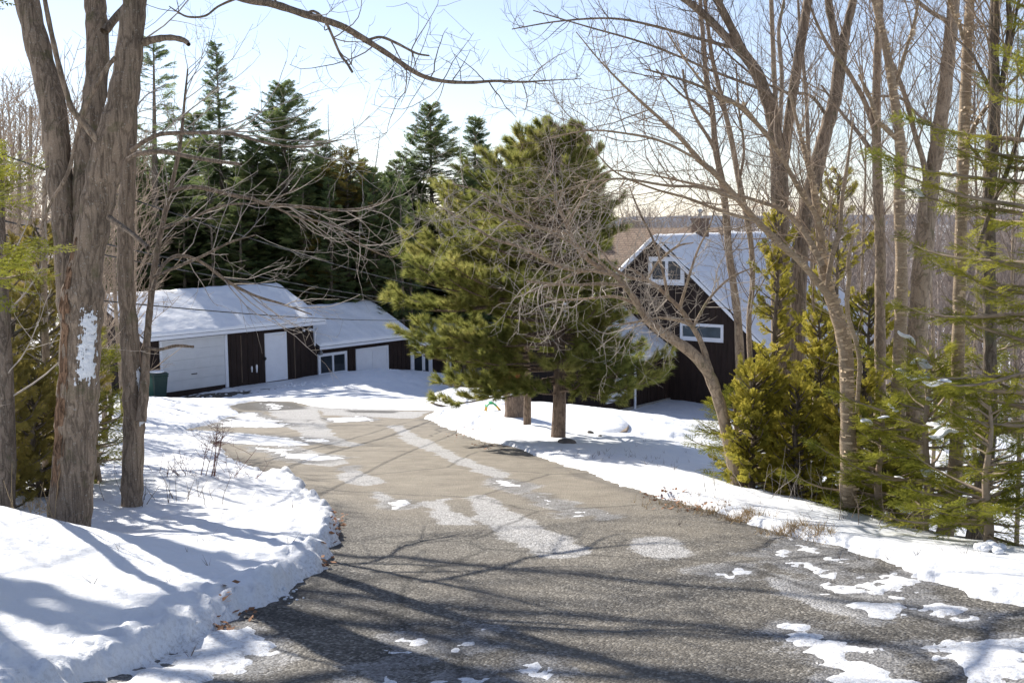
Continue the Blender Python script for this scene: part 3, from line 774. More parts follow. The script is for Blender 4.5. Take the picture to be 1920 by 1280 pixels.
MB().prism([(.27 * math.cos(x), .3 * math.sin(x)) for x in a], 'z', 1.09, 1.16).build('snow_cap', M['snow'], b2, .03, True)


# --- yard things
def P3(x, y, Y): return at(x, y, Y)


def timber_edge(name, label, pts, hgt, courses, rz=0):
    """low retaining edge: stacked weathered timbers following pts (world xy), with a snow cap"""
    p0 = pts[0]; z0 = gz(*p0)
    t_ = empty(name, (p0[0], p0[1], z0), label, 'timber edging')
    for c in range(courses):
        mb = MB()
        for a_, b_ in zip(pts[:-1], pts[1:]):
            d = Vector((b_[0] - a_[0], b_[1] - a_[1], 0)); L_ = d.length; d.normalize(); nn = Vector((-d.y, d.x, 0)) * (.07)
            zb = -.12 + c * hgt / courses; zt = zb + hgt / courses - .008
            q = [Vector((a_[0] - p0[0], a_[1] - p0[1], 0)) + nn, Vector((a_[0] - p0[0], a_[1] - p0[1], 0)) - nn, Vector((b_[0] - p0[0], b_[1] - p0[1], 0)) - nn, Vector((b_[0] - p0[0], b_[1] - p0[1], 0)) + nn]
            off = Vector((0, 0, 0)) if c == courses - 1 else nn * -.25
            mb.add([tuple(v + off + Vector((0, 0, zb))) for v in q] + [tuple(v + off + Vector((0, 0, zt))) for v in q], [(0, 1, 2, 3), (7, 6, 5, 4), (0, 4, 5, 1), (1, 5, 6, 2), (2, 6, 7, 3), (3, 7, 4, 0)])
        mb.build('timber_course', M['timber'], t_, .012)
    return t_


def ellipse_snow(name, parent, cx, cy, z, rx, ry, rz, h, seed):
    n = 40; m_ = 14; V = []; 
    for i in range(m_ + 1):
        r = i / m_
        for k in range(n):
            a = 2 * math.pi * k / n; rr = r * (1 + .05 * math.sin(3 * a + seed))
            x = rx * rr * math.cos(a); y = ry * rr * math.sin(a)
            V.append((cx + x * math.cos(rz) - y * math.sin(rz), cy + x * math.sin(rz) + y * math.cos(rz), z + h * math.sqrt(max(0, 1 - r ** 4)) + .02 * math.sin(5 * x + seed) * math.cos(4 * y)))
    F = [(i * n + k, i * n + (k + 1) % n, (i + 1) * n + (k + 1) % n, (i + 1) * n + k) for i in range(m_) for k in range(n)]
    return obj(name, np_mesh(name, V, [np.array(F)[:, ::-1]], M['snow']), parent)


def bed(label, cx, cy, rx, ry, rz, zt, seed, deep=.55):
    """raised garden bed: sloping timber sides round a snow-covered top"""
    t_ = empty('raised_bed', (cx, cy, gz(cx, cy)), label, 'garden bed'); zo = zt - gz(cx, cy)
    n = 14
    for c in range(2):
        mb = MB(); f0 = 1 + .05 * (2 - c); f1 = 1 + .05 * (1 - c) + .01
        za, zb = zo - deep + c * deep / 2, zo - deep + (c + 1) * deep / 2 - .01
        pt = lambda f, k, z: (f * rx * math.cos(2 * math.pi * k / n) * math.cos(rz) - f * ry * math.sin(2 * math.pi * k / n) * math.sin(rz), f * rx * math.cos(2 * math.pi * k / n) * math.sin(rz) + f * ry * math.sin(2 * math.pi * k / n) * math.cos(rz), z)
        for k in range(n):
            k2 = k + .985
            q = [pt(f0, k, za), pt(f0, k2, za), pt(f1, k2, zb), pt(f1, k, zb), pt(f0 - .09, k, za), pt(f0 - .09, k2, za), pt(f1 - .09, k2, zb), pt(f1 - .09, k, zb)]
            mb.add(q, [(0, 1, 2, 3), (7, 6, 5, 4), (4, 5, 1, 0), (3, 2, 6, 7), (0, 3, 7, 4), (1, 5, 6, 2)])
        mb.build('timber_side', M['timber'], t_, .01)
    ellipse_snow('snow_cap', t_, 0, 0, zo - .03, rx * 1.03, ry * 1.03, rz, .12, seed)
    return t_
c1 = P3(1085, 793, 27.0); bed('low timber garden bed with a thick snow cap right of the pine trunk', c1[0], c1[1], 1.05, 1.9, .25, c1[2] + .06, 1)
c2 = P3(893, 747, 34.5); bed('round timber garden bed under snow between the drive and stump', c2[0], c2[1], 1.35, 2.0, .2, c2[2] + .06, 4)
# stump planter
sp = P3(967, 768, 26.5); sz = gz(sp[0], sp[1])
st_ = empty('stump_planter', (sp[0], sp[1], sz), 'sawn tree stump with ridged bark standing behind the small pine trunk', 'stump'); st_.scale = (.72, .72, .8)
n = 40; V = []; prof = [(0, .40), (.15, .36), (.35, .33), (.6, .34), (.82, .36), (.86, .34)]
for z, r in prof:
    for k in range(n):
        a = 2 * math.pi * k / n; rr = r * (1 + .04 * math.sin(7 * a) + .035 * math.sin(17 * a + 1)); V.append((rr * math.cos(a), rr * math.sin(a), z - .1))
F = [(i * n + k, i * n + (k + 1) % n, (i + 1) * n + (k + 1) % n, (i + 1) * n + k) for i in range(len(prof) - 1) for k in range(n)]
me = np_mesh('trunk', V + [(0, 0, .76)], [np.array(F), np.array([((len(prof) - 1) * n + k, (len(prof) - 1) * n + (k + 1) % n, len(V)) for k in range(n)])], M['pine_bark'])
obj('trunk', me, st_)
ellipse_snow('snow_cap', st_, 0, 0, .74, .33, .33, 0, .07, 2)
# garden ornament (red cloth, straw) on the stump
go = empty('garden_ornament', (sp[0], sp[1], sz + .63), 'red cloth and straw ornament standing on the stump', 'ornament')
mb = MB(); mb.bar((-.02, 0, -.03), (-.04, 0, .55), .018); mb.build('stick', M['wood'], go)
mb = MB()
for k in range(9):
    a = rnd.uniform(0, 6.28); p = (-.04 + .03 * math.cos(a), .03 * math.sin(a), rnd.uniform(.42, .6)); q_ = (p[0] + .12 * math.cos(a), p[1] + .12 * math.sin(a), p[2] - rnd.uniform(.12, .3))
    mb.add([p, (p[0] + .05 * math.sin(a), p[1] - .05 * math.cos(a), p[2]), (q_[0] + .06 * math.sin(a), q_[1] - .06 * math.cos(a), q_[2]), q_, (p[0], p[1], p[2] - .01)], [(0, 1, 2, 3), (0, 3, 4)])
mb.build('cloth', M['redp'], go)
mb = MB()
for k in range(26):
    a = rnd.uniform(0, 6.28); l = rnd.uniform(.2, .42); mb.bar((.1, .0, 0), (.1 + .12 * math.cos(a), .1 * math.sin(a), l), .006, 4)
mb.build('straw', M['straw'], go)
# plastic slide toy
tp = P3(928, 768, 28.0); tz = gz(tp[0], tp[1])
ty = empty('toy_slide', (tp[0], tp[1], tz), 'small green and yellow plastic toy lying in snow beside the stump', 'toy', None, .3); ty.scale = (.55, .55, .55)
mb = MB(); pts = [(-.42, .30), (-.30, .42), (-.12, .42), (.04, .30)]
for (x0, z0), (x1, z1) in zip(pts[:-1], pts[1:]): mb.prism([(x0, z0), (x1, z1), (x1, z1 + .09), (x0, z0 + .09)], 'y', -.16, .16)
mb.build('top', M['greenp'], ty, .01)
mb = MB(); mb.prism([(.02, .30), (.30, .0), (.36, .03), (.06, .36)], 'y', -.13, .13); mb.bar((-.4, .1, .3), (-.46, .1, -.05), .03); mb.bar((-.4, -.1, .3), (-.46, -.1, -.05), .03); mb.build('chute', M['yellowp'], ty, .008)
# blue-grey lattice fence + railing at the right
fz = lambda p: gz(p[0], p[1])
fa, fb = P3(1700, 790, 34)[:2], P3(1935, 800, 25)[:2]
d = np.array(fb) - np.array(fa); Lf = np.hypot(*d); rz = math.atan2(d[1], d[0])
zf = P3(1720, 735, 33.5)[2] - 1.35
ft = empty('lattice_fence', (fa[0], fa[1], zf), 'white lattice topped railing fence behind the fir boughs', 'fence', None, rz)
for k in range(int(Lf / 1.8) + 1):
    MB().box(k * 1.8 - .045, k * 1.8 + .045, -.045, .045, -1.2, 1.45).build('fence_post', M['white'], ft, .006)
mb = MB(); mb.box(0, Lf, -.03, .03, 1.32, 1.38).box(0, Lf, -.03, .03, .98, 1.03)
x = 0
while x < Lf - .3:
    mb.bar((x, -.012, 1.03), (x + .29, -.012, 1.32), .014, 4); mb.bar((x + .29, .012, 1.03), (x, .012, 1.32), .014, 4); x += .13
mb.build('lattice_panel', M['white'], ft)
mb = MB(); mb.box(0, Lf, -.025, .025, .12, .17)
x = .1
while x < Lf: mb.box(x - .016, x + .016, -.016, .016, .17, .98); x += .14
mb.build('balusters', M['white'], ft)
# rock by the pine
rp = P3(1062, 839, 19.3)
bm = bmesh.new(); bmesh.ops.create_icosphere(bm, subdivisions=3, radius=.13)
for v in bm.verts: v.co *= 1 + .25 * math.sin(9 * v.co.x + 3 * v.co.z * 7) * .5 + rnd.uniform(-.05, .05); v.co.z *= .55; v.co.x *= 1.2
me = bpy.data.meshes.new('rock'); bm.to_mesh(me); bm.free(); me.materials.append(M['rock'])
o = obj('rock', me); o.location = (rp[0], rp[1], gz(rp[0], rp[1]) + .09); tag(o, 'small grey rock in the snow at the foot of the big pine', 'rock')
for i, (x, y, Y, s, lb) in enumerate(((1107, 826, 21.5, .45, 'brown stone poking from the snow by the timber bed'), (1125, 830, 21, .3, 'tiny brown stone in snow between rock and timber bed'))):
    c = o.copy(); put(c); p = P3(x, y, Y); c.location = (p[0], p[1], gz(p[0], p[1]) + .07); c.scale = (s, s, s * 1.3); c.rotation_euler = (0, .3, i + 1.); tag(c, lb, 'rock')
# overhead service cables
for i, (dx, dz) in enumerate(((0, 0), (.12, -.22), (.75, .62), (.2, -1.0))):
    a_ = Vector((-7.6 + dx, 3.0, 3.3 + dz)); b_ = Vector((-2.4 + dx, 52, -1.95 + dz * .6)); nseg = 40
    pts = [a_.lerp(b_, k / nseg) - Vector((0, 0, .45 * (1 - (2 * k / nseg - 1) ** 2))) for k in range(nseg + 1)]
    mb = MB()
    for p, q_ in zip(pts[:-1], pts[1:]): mb.bar(p - a_, q_ - a_, .011, 5)
    o = mb.build('overhead_cable', M['wire'], None, 0, True); o.location = a_
    tag(o, ('black service cable, upper of the close pair crossing the garage roof', 'black service cable, lower of the close pair crossing the garage roof', 'thin black cable highest over the workshop roof', 'thin black cable sagging lowest across the workshop roof')[i], 'cable', 'overhead service cables')
#@@PART3
# ------------------------------------------------------------------ trees: tube batches
class Tubes:
    def __init__(s): s.d = {}
    def add(s, pts, rad, sides):
        s.d.setdefault((len(pts), sides), []).append((pts, rad))
    def mesh(s, name, mat, org=(0, 0, 0)):
        Vs = []; Fs = []; off = 0
        for (n, k), L in s.d.items():
            P = np.array([l[0] for l in L], float); Rr = np.array([l[1] for l in L], float)
            T = np.gradient(P, axis=1); T /= np.linalg.norm(T, axis=2, keepdims=True) + 1e-9
            mean = T.mean(1); ref = np.where(np.abs(mean[:, 2:3]) > .8, np.array([[1., 0, 0]]), np.array([[0, 0, 1.]]))
            N1 = np.cross(T, ref[:, None, :]); N1 /= np.linalg.norm(N1, axis=2, keepdims=True) + 1e-9
            N2 = np.cross(T, N1)
            a = np.arange(k) * 2 * math.pi / k
            ring = P[:, :, None, :] + Rr[:, :, None, None] * (np.cos(a)[None, None, :, None] * N1[:, :, None, :] + np.sin(a)[None, None, :, None] * N2[:, :, None, :])
            B = len(L); Vs.append(ring.reshape(-1, 3))
            i = np.arange(B * n * k).reshape(B, n, k)
            q = np.stack([i[:, :-1, :], np.roll(i, -1, 2)[:, :-1, :], np.roll(i, -1, 2)[:, 1:, :], i[:, 1:, :]], -1).reshape(-1, 4)
            Fs.append(q + off); off += B * n * k
        V = np.concatenate(Vs) - np.array(org)
        return np_mesh(name, V, [np.concatenate(Fs)], mat)


def catmull(P, n):
    P = np.asarray(P, float)
    Q = np.vstack([2 * P[0] - P[1], P, 2 * P[-1] - P[-2]])
    out = []
    for s in np.linspace(0, len(P) - 1 - 1e-6, n):
        i = int(s); t = s - i; p0, p1, p2, p3 = Q[i:i + 4]
        out.append(.5 * (2 * p1 + (p2 - p0) * t + (2 * p0 - 5 * p1 + 4 * p2 - p3) * t * t + (3 * p1 - p0 - 3 * p2 + p3) * t ** 3))
    return np.array(out)


def trace(pts, Y0, Y1=None, n=None):
    """photo outline of a limb (x, y, width) at real distance -> 3-D centre line and radii in metres"""
    Y1 = Y0 if Y1 is None else Y1; m = len(pts)
    P = []
    for i, (x, y, w) in enumerate(pts):
        Y = Y0 + (Y1 - Y0) * i / (m - 1); p = at(x, y, Y); P.append((*p, w * Y / FPX / 2))
    n = n or max(8, 4 * m)
    C = catmull(P, n)
    return C[:, :3], np.maximum(C[:, 3], .002)


def wander(p, d, L, r0, r1, n, wob, up, rg=rnd, droop=0.0, hook=0.0):
    """random curved limb"""
    x, y, z = p; dx, dy, dz = d; st = L / (n - 1); P = [(x, y, z)]; Rr = [r0]
    for i in range(1, n):
        f = i / (n - 1)
        dx += rg.gauss(0, wob); dy += rg.gauss(0, wob); dz += rg.gauss(0, wob * .8) + up - droop * (1 - f) + hook * f * f
        l = math.sqrt(dx * dx + dy * dy + dz * dz) + 1e-9; dx /= l; dy /= l; dz /= l
        x += dx * st; y += dy * st; z += dz * st
        P.append((x, y, z)); Rr.append(r0 + (r1 - r0) * f)
    return P, Rr, (dx, dy, dz)


def side_dir(d, ang, rg, flat=0.0, toward=None):
    """direction leaving d at angle ang"""
    v = Vector(d); a = v.orthogonal().normalized(); b = v.cross(a)
    t = rg.uniform(0, 2 * math.pi)
    s = a * math.cos(t) + b * math.sin(t)
    if toward is not None: s = (s + Vector(toward)).normalized()
    s.z *= (1 - flat)
    w = v * math.cos(ang) + s * math.sin(ang); w.normalize()
    return tuple(w)


def sprout(T, P, Rr, lev, prm, rg, L0):
    """children along a limb; prm: dict(counts per metre, ratio, angle, minimum radius, up, wob, levels)"""
    if lev > prm['levels']: return
    n = len(P)
    seg = [math.dist(P[i], P[i + 1]) for i in range(n - 1)]; L = sum(seg)
    k = prm['dens'][lev - 1] * L; k = int(k) + (rg.random() < k - int(k))
    t0 = (tuple(prm.get('t0', (.25, .12))) + (.1, .1, .1))[lev - 1]
    for _ in range(k):
        t = (t0 + (1 - t0) * rg.random() ** prm.get('pw', .85)) * L; i = 0
        while i < n - 2 and t > seg[i]: t -= seg[i]; i += 1
        f = min(1, t / (seg[i] + 1e-9)); a, b = P[i], P[i + 1]
        p = (a[0] + (b[0] - a[0]) * f, a[1] + (b[1] - a[1]) * f, a[2] + (b[2] - a[2]) * f); r = Rr[i] + (Rr[i + 1] - Rr[i]) * f
        d = (b[0] - a[0], b[1] - a[1], b[2] - a[2]); l = math.sqrt(d[0] ** 2 + d[1] ** 2 + d[2] ** 2) + 1e-9; d = (d[0] / l, d[1] / l, d[2] / l)
        w = side_dir(d, R(rg.uniform(*prm['ang'])), rg, prm.get('flat', 0), prm.get('toward'))
        LL = prm['len'][lev - 1] * rg.uniform(.5, 1.35)
        if lev > 1: LL = min(LL, .9 * L)
        rr = min(r * .62, prm['rad'][lev - 1] * rg.uniform(.7, 1.2))
        rr = max(rr, prm['minr']); m = prm['n'][lev - 1]
        P2, R2, _ = wander(p, w, LL, rr, max(prm['minr'] * .55, rr * .35), m, prm['wob'], prm['up'], rg, prm.get('droop', 0), prm.get('hook', 0))
        T.add(P2, R2, 5 if rr > .02 else (4 if rr > .008 else 3))
        sprout(T, P2, R2, lev + 1, prm, rg, LL)


def bare_tree(name, label, limbs, cat='tree', group=None, bark='smooth', twig='twig', prm=None, seed=1, extra=None, sides=14, twig_from=0):
    """limbs: list of (P,R) traced; first starts at the ground"""
    rg = random.Random(seed)
    P0 = limbs[0][0][0]; org = np.array([P0[0], P0[1], gz(P0[0], P0[1])])
    t_ = empty(name, tuple(org), label, cat, group)
    T = Tubes()
    for i, (P, Rr) in enumerate(limbs):
        P = P.copy()
        if i == 0:
            P = np.vstack([[P[0][0], P[0][1], min(P[0][2], org[2]) - .15], P]); Rr = np.concatenate([[Rr[0] * 1.12], Rr])
        k = np.arange(len(Rr)); Rr = Rr * (1 + .05 * np.sin(k * 1.7 + i) + .03 * np.sin(k * 4.1 + seed))
        T.add(P.tolist(), Rr.tolist(), sides if Rr.max() > .05 else 8)
    obj('trunk', T.mesh('trunk', M[bark], org), t_)
    B = Tubes()
    for i, (P, Rr) in enumerate(limbs[twig_from:]):
        pr = prm[min(i, len(prm) - 1)] if isinstance(prm, list) else prm
        if pr is None: continue
        sprout(B, P.tolist(), Rr.tolist(), 1, pr, rg, 0)
    if extra: extra(B, rg)
    if B.d: obj('branches', B.mesh('branches', M[twig], org), t_)
    return t_


# ------------------------------------------------------------------ foliage templates placed by numpy
def tri_needles(n, spread, length, width, axis_len, rg, flat=0.0, tipbias=0.4):
    """needles leaving a short twig (along +x): 1 triangle each"""
    V = []
    for i in range(n):
        s = rg.random() ** (1 - tipbias) * axis_len; a = rg.uniform(0, 2 * math.pi); sp = spread * rg.uniform(.6, 1.25)
        d = np.array([math.cos(sp), math.sin(sp) * math.cos(a), math.sin(sp) * math.sin(a) * (1 - flat)]); d /= np.linalg.norm(d)
        o = np.array([s, 0, 0]); e = np.cross(d, [rg.gauss(0, 1), rg.gauss(0, 1), rg.gauss(0, 1)]); e /= np.linalg.norm(e) + 1e-9
        l = length * rg.uniform(.7, 1.2)
        V += [o - e * width / 2, o + e * width / 2, o + d * l]
    return np.array(V)


def flat_spray(length, nside, sub, leaf, rg, droop=0.0, wid=.5):
    """flattened evergreen spray along +x in the xy plane, made of leaf-sized triangles"""
    V = []
    def leafs(p, d, L, w):
        k = max(2, int(L / (leaf * .62)))
        for i in range(k):
            for sgn in (-1, 1):
                f = (i + .5 * (sgn > 0)) / k; c = p + d * L * f
                e = np.array([-d[1], d[0], 0]) * sgn
                q = d * .75 + e * .8 + np.array([0, 0, rg.uniform(-.25, .25)]); q /= np.linalg.norm(q)
                l = leaf * rg.uniform(.7, 1.2) * (1 - .35 * f)
                s = np.cross(q, [0, 0, 1]); s = s * leaf * w + np.array([0, 0, rg.uniform(-.15, .15) * leaf * w])
                V.extend([c - s * .5, c + s * .5, c + q * l])
    x = np.array([1., 0, 0])
    leafs(np.zeros(3), x, length, wid)
    for i in range(nside):
        f = (i + 1) / (nside + 1)
        for sgn in (-1, 1):
            a = R(rg.uniform(32, 52)); d = np.array([math.cos(a), math.sin(a) * sgn, rg.uniform(-.12, .12) - droop]); d /= np.linalg.norm(d)
            leafs(x * length * f + np.array([0, 0, -droop * f * f * length * .5]), d, sub * (1 - .65 * f) * rg.uniform(.75, 1.15), wid)
    return np.array(V)


def place(tmpls, pos, fwd, up, scale, rg=nrg):
    """copy triangle templates to frames; returns vertex array (3 per triangle)"""
    pos = np.asarray(pos, float); f = np.asarray(fwd, float); f /= np.linalg.norm(f, axis=1, keepdims=True) + 1e-9
    up = np.asarray(up, float); y = np.cross(up, f); y /= np.linalg.norm(y, axis=1, keepdims=True) + 1e-9; z = np.cross(f, y)
    s = np.asarray(scale, float)
    which = rg.integers(0, len(tmpls), len(pos)); out = []
    for k, tm in enumerate(tmpls):
        m = which == k
        if not m.any(): continue
        v = tm[None] * s[m][:, None, None]
        out.append((pos[m][:, None] + v[..., :1] * f[m][:, None] + v[..., 1:2] * y[m][:, None] + v[..., 2:] * z[m][:, None]).reshape(-1, 3))
    return np.concatenate(out)


def tri_obj(name, V, mat, parent, org=(0, 0, 0)):
    V = V - np.array(org)
    return obj(name, np_mesh(name, V, [np.arange(len(V)).reshape(-1, 3)], mat, smooth=False), parent)


rgT = random.Random(5); LAST = {}
T_PINE = [tri_needles(70, .66, .125, .0075, .13, rgT, 0, .35) for _ in range(5)]
T_CEDAR = [flat_spray(.24, 5, .13, .034, rgT, .08, .62) for _ in range(5)]
T_FIR = [flat_spray(.26, 4, .15, .026, rgT, .03, .40) for _ in range(5)]
T_SPRUCE = [flat_spray(.75, 4, .42, .17, rgT, .12, .42) for _ in range(5)]


def conifer(h, r0, seed, tm, n_br=70, zlo=.12, dens=6, tip=.05, droop=.25, shape=1.0, rag=.35, tr=.16, sscale=1.0, dead=.0, bark='dark_bark', mat='spruce', gap=0.0, rise=0.0, upr=False, clump=0.0):
    """upright evergreen: tapered trunk, drooping boughs carrying sprays. Returns (trunk mesh, crown mesh)"""
    rg = random.Random(seed); T = Tubes()
    lean = (rg.gauss(0, .012), rg.gauss(0, .012))
    TP = [(lean[0] * h * f + .02 * math.sin(f * 9 + seed), lean[1] * h * f, h * f - (.3 if f == 0 else 0)) for f in np.linspace(0, 1, 14)]
    T.add(TP, [tr * (1 - f) ** .9 + .012 for f in np.linspace(0, 1, 14)], 8)
    pos, fw, sc_ = [], [], []
    for i in range(n_br):
        f = zlo + (1 - zlo) * ((i + rg.random()) / n_br)
        if rg.random() < gap and f < .9: continue
        z = f * h; az = rg.uniform(0, 2 * math.pi)
        cl = 1 + clump * math.sin(az * 2 + z * 15 / max(h, .5) + seed) * math.cos(z * 17 / max(h, .5) + seed * 2 + az)
        prof = ((1 - f) ** shape) * (1 - .35 * math.exp(-((f - zlo) / .08) ** 2))
        L = max(.12, r0 * prof * cl * rg.uniform(1 - rag, 1 + rag * .6) + tip)
        isdead = rg.random() < dead * (1.2 - f)
        d = (math.cos(az), math.sin(az), rg.uniform(.0, .25) + .5 * f * f + rise)
        p0 = (lean[0] * z, lean[1] * z, z)
        P, Rr, _ = wander(p0, d, L, .012 + .012 * L, .005, 7, .05, 0, rg, droop * (1.1 - f), .18)
        T.add(P, Rr, 3)
        if isdead: continue
        k = max(2, int(L * dens))
        for j in range(k):
            t = .12 + .88 * (j + rg.random()) / k; q = min(5, int(t * 6)); a, b = P[q], P[q + 1]; u = t * 6 - q
            p = [a[c] + (b[c] - a[c]) * u for c in range(3)]
            dd = [b[c] - a[c] for c in range(3)]; l = math.sqrt(sum(c * c for c in dd)) + 1e-9
            sgn = rg.choice((-1, 1)); ang = rg.uniform(.25, 1.1) * sgn
            x, y = dd[0] / l, dd[1] / l
            fw.append((x * math.cos(ang) - y * math.sin(ang), x * math.sin(ang) + y * math.cos(ang), dd[2] / l - rg.uniform(0, .35)))
            pos.append(p); sc_.append(rg.uniform(.65, 1.15) * sscale * (.55 + .45 * min(1, L / (r0 * .5 + .01))))
        pos.append(P[-2]); fw.append([P[-1][c] - P[-2][c] for c in range(3)]); sc_.append(.8 * sscale * (.5 + .5 * min(1, L / (r0 * .5 + .01))))
    pos.append((lean[0] * h, lean[1] * h, h * .985)); fw.append((0.05, 0, 1)); sc_.append(.45 * sscale)
    up = nrg.normal(0, .35, (len(pos), 3)) + np.array([0, 0, 1.0])
    if upr: up = nrg.normal(0, 1, (len(pos), 3)) * np.array([1, 1, .45])
    V = place(tm, pos, fw, up, sc_); LAST['pos'] = np.array(pos); LAST['fw'] = np.array(fw)
    return T.mesh('trunk', M[bark]), np_mesh('crown', V, [np.arange(len(V)).reshape(-1, 3)], M[mat], smooth=False)


def put_tree(name, meshes, x, y, label, cat='tree', group=None, s=1.0, rz=None, sz=None, parts=('trunk', 'crown'), dz=0):
    t_ = empty(name, (x, y, gz(x, y) + dz), label, cat, group, rnd.uniform(0, 6.28) if rz is None else rz)
    t_.scale = (s, s, sz or s)
    for pn, m_ in zip(parts, meshes): obj(pn, m_, t_)
    return t_
#@@PART4
def gpx(x, Y):
    """photo row where the ground lies at column x, distance Y"""
    p = at(x, 900, Y); z = gz(p[0], p[1])
    v = np.array([p[0], Y, z]) - CAM
    return H / 2 - FPX * (v @ CU) / (v @ CF)


def TR(base, pts, Y, Y1=None, n=None):
    """trunk trace that starts on the ground: base=(x,width)"""
    return trace([(base[0], gpx(base[0], Y) , base[1])] + pts, Y, Y1, n)


maple_prm = dict(levels=3, dens=(1.7, 3.2, 4.5), len=(1.5, .75, .32), rad=(.016, .006, .003), minr=.0019, n=(9, 6, 4), ang=(35, 75), wob=.13, up=.03, hook=.04, t0=(.3, .1, .1))
twiggy = dict(levels=3, dens=(3.0, 5.0, 6.0), len=(1.15, .55, .24), rad=(.011, .005, .0025), minr=.0017, n=(8, 6, 4), ang=(25, 60), wob=.10, up=.06, t0=(.22, .1, .1))
limbtw = dict(levels=2, dens=(7.0, 8.0), len=(.6, .22), rad=(.006, .003), minr=.0018, n=(7, 5), ang=(30, 75), wob=.16, up=.03, hook=.06, t0=(.15, .1))

# ---- big three-stemmed maple, left foreground
Y = 9.5
A_main = trace([(128, 1016, 84), (133, 930, 80), (141, 850, 77), (145, 770, 76), (149, 690, 74), (152, 620, 74), (155, 560, 76), (160, 500, 62), (172, 440, 60), (185, 370, 60), (198, 310, 62), (212, 255, 60), (228, 200, 56), (240, 120, 50), (247, 50, 45), (255, -20, 42), (268, -200, 34), (262, -420, 24), (290, -640, 14), (300, -800, 5)], Y)
A_left = trace([(140, 640, 44), (132, 560, 50), (127, 480, 48), (120, 400, 46), (108, 300, 48), (99, 200, 48), (74, 100, 44), (50, 0, 42), (20, -140, 34), (-10, -330, 24), (-20, -520, 14), (-30, -700, 5)], Y + .1, Y + .8)
A_mid = trace([(158, 480, 40), (158, 400, 44), (161, 320, 44), (166, 250, 43), (176, 190, 41), (183, 120, 41), (182, 50, 40), (178, 0, 37), (172, -120, 30), (190, -300, 22), (180, -520, 12), (170, -640, 5)], Y + .25, Y + .9)
A_top = trace([(258, -40, 26), (300, -75, 22), (370, -40, 17), (450, -4, 14), (512, 8, 14), (571, 27, 13), (640, 49, 12), (690, 78, 11), (734, 106, 9.5), (784, 139, 8.5), (828, 152, 7), (880, 155, 6), (930, 152, 5), (980, 154, 4), (1030, 151, 2.5), (1090, 148, 1.5)], Y, Y + 2.6)
A_suck = trace([(184, 264, 16), (160, 235, 14), (136, 206, 12), (122, 165, 11), (112, 130, 11), (98, 70, 10), (84, 0, 9), (70, -90, 7), (60, -200, 3)], Y - .25, Y - .5)
A_brok = trace([(268, 80, 16), (295, 73, 13), (322, 71, 11), (345, 76, 10), (354, 84, 8)], Y, Y - .2)
A_x1 = trace([(195, 60, 18), (222, 28, 15), (250, -5, 12), (300, -60, 8), (340, -150, 4)], Y + .3, Y + .8)
A_stub = trace([(216, 108, 8), (200, 128, 9), (178, 165, 10), (158, 205, 9), (143, 260, 8), (132, 310, 7), (120, 340, 7), (98, 375, 6), (75, 430, 4)], Y - .33, Y - .25)
A_cut = trace([(205, 408, 11), (222, 420, 10), (250, 440, 9), (278, 465, 9)], Y - .2, Y - .6)
A_tw = trace([(571, 27, 5), (590, 22, 5), (612, 44, 5), (637, 100, 5), (650, 118, 5), (661, 136, 5)], Y + 1, Y + .9)
A_tw2 = trace([(690, 75, 5), (715, 70, 5), (745, 82, 5), (780, 100, 4), (805, 105, 3)], Y + 1.3, Y + 1.2)
A_tw3 = trace([(450, -6, 6), (410, 12, 4), (385, 30, 4), (353, 32, 4), (332, 22, 3), (317, 12, 2)], Y + .7, Y + .5)
A_tw4 = trace([(512, 8, 5), (520, -5, 4), (536, -30, 3), (560, -80, 2)], Y + .8, Y + .8)
top_prm = dict(levels=3, dens=(6.0, 5.5, 4), len=(.66, .30, .14), rad=(.007, .0035, .003), minr=.0024, n=(9, 6, 4), ang=(50, 95), wob=.17, up=.05, hook=.10, t0=(.3, .15))
crown_prm = dict(levels=3, dens=(1.6, 1.6, 2.6), len=(2.6, 1.1, .5), rad=(.05, .014, .005), minr=.0025, n=(9, 6, 4), ang=(35, 70), wob=.11, up=.05, t0=(.72, .1, .1))
side_prm = dict(levels=2, dens=(3.5, 4), len=(.8, .3), rad=(.008, .0035), minr=.002, n=(8, 5), ang=(30, 70), wob=.13, up=.06, t0=(.1, .1))
A_t = bare_tree('maple_tree', 'thick three-stemmed maple in the left foreground with a long torn strip of bark', [A_main, A_left, A_mid, A_top, A_suck, A_brok, A_x1, A_stub, A_cut, A_tw, A_tw2, A_tw3, A_tw4], 'tree', None, 'maple', 'twig_d',
                [crown_prm, crown_prm, crown_prm, top_prm, side_prm, None, side_prm, None, None, top_prm, top_prm, top_prm, top_prm], 3, None, 26)


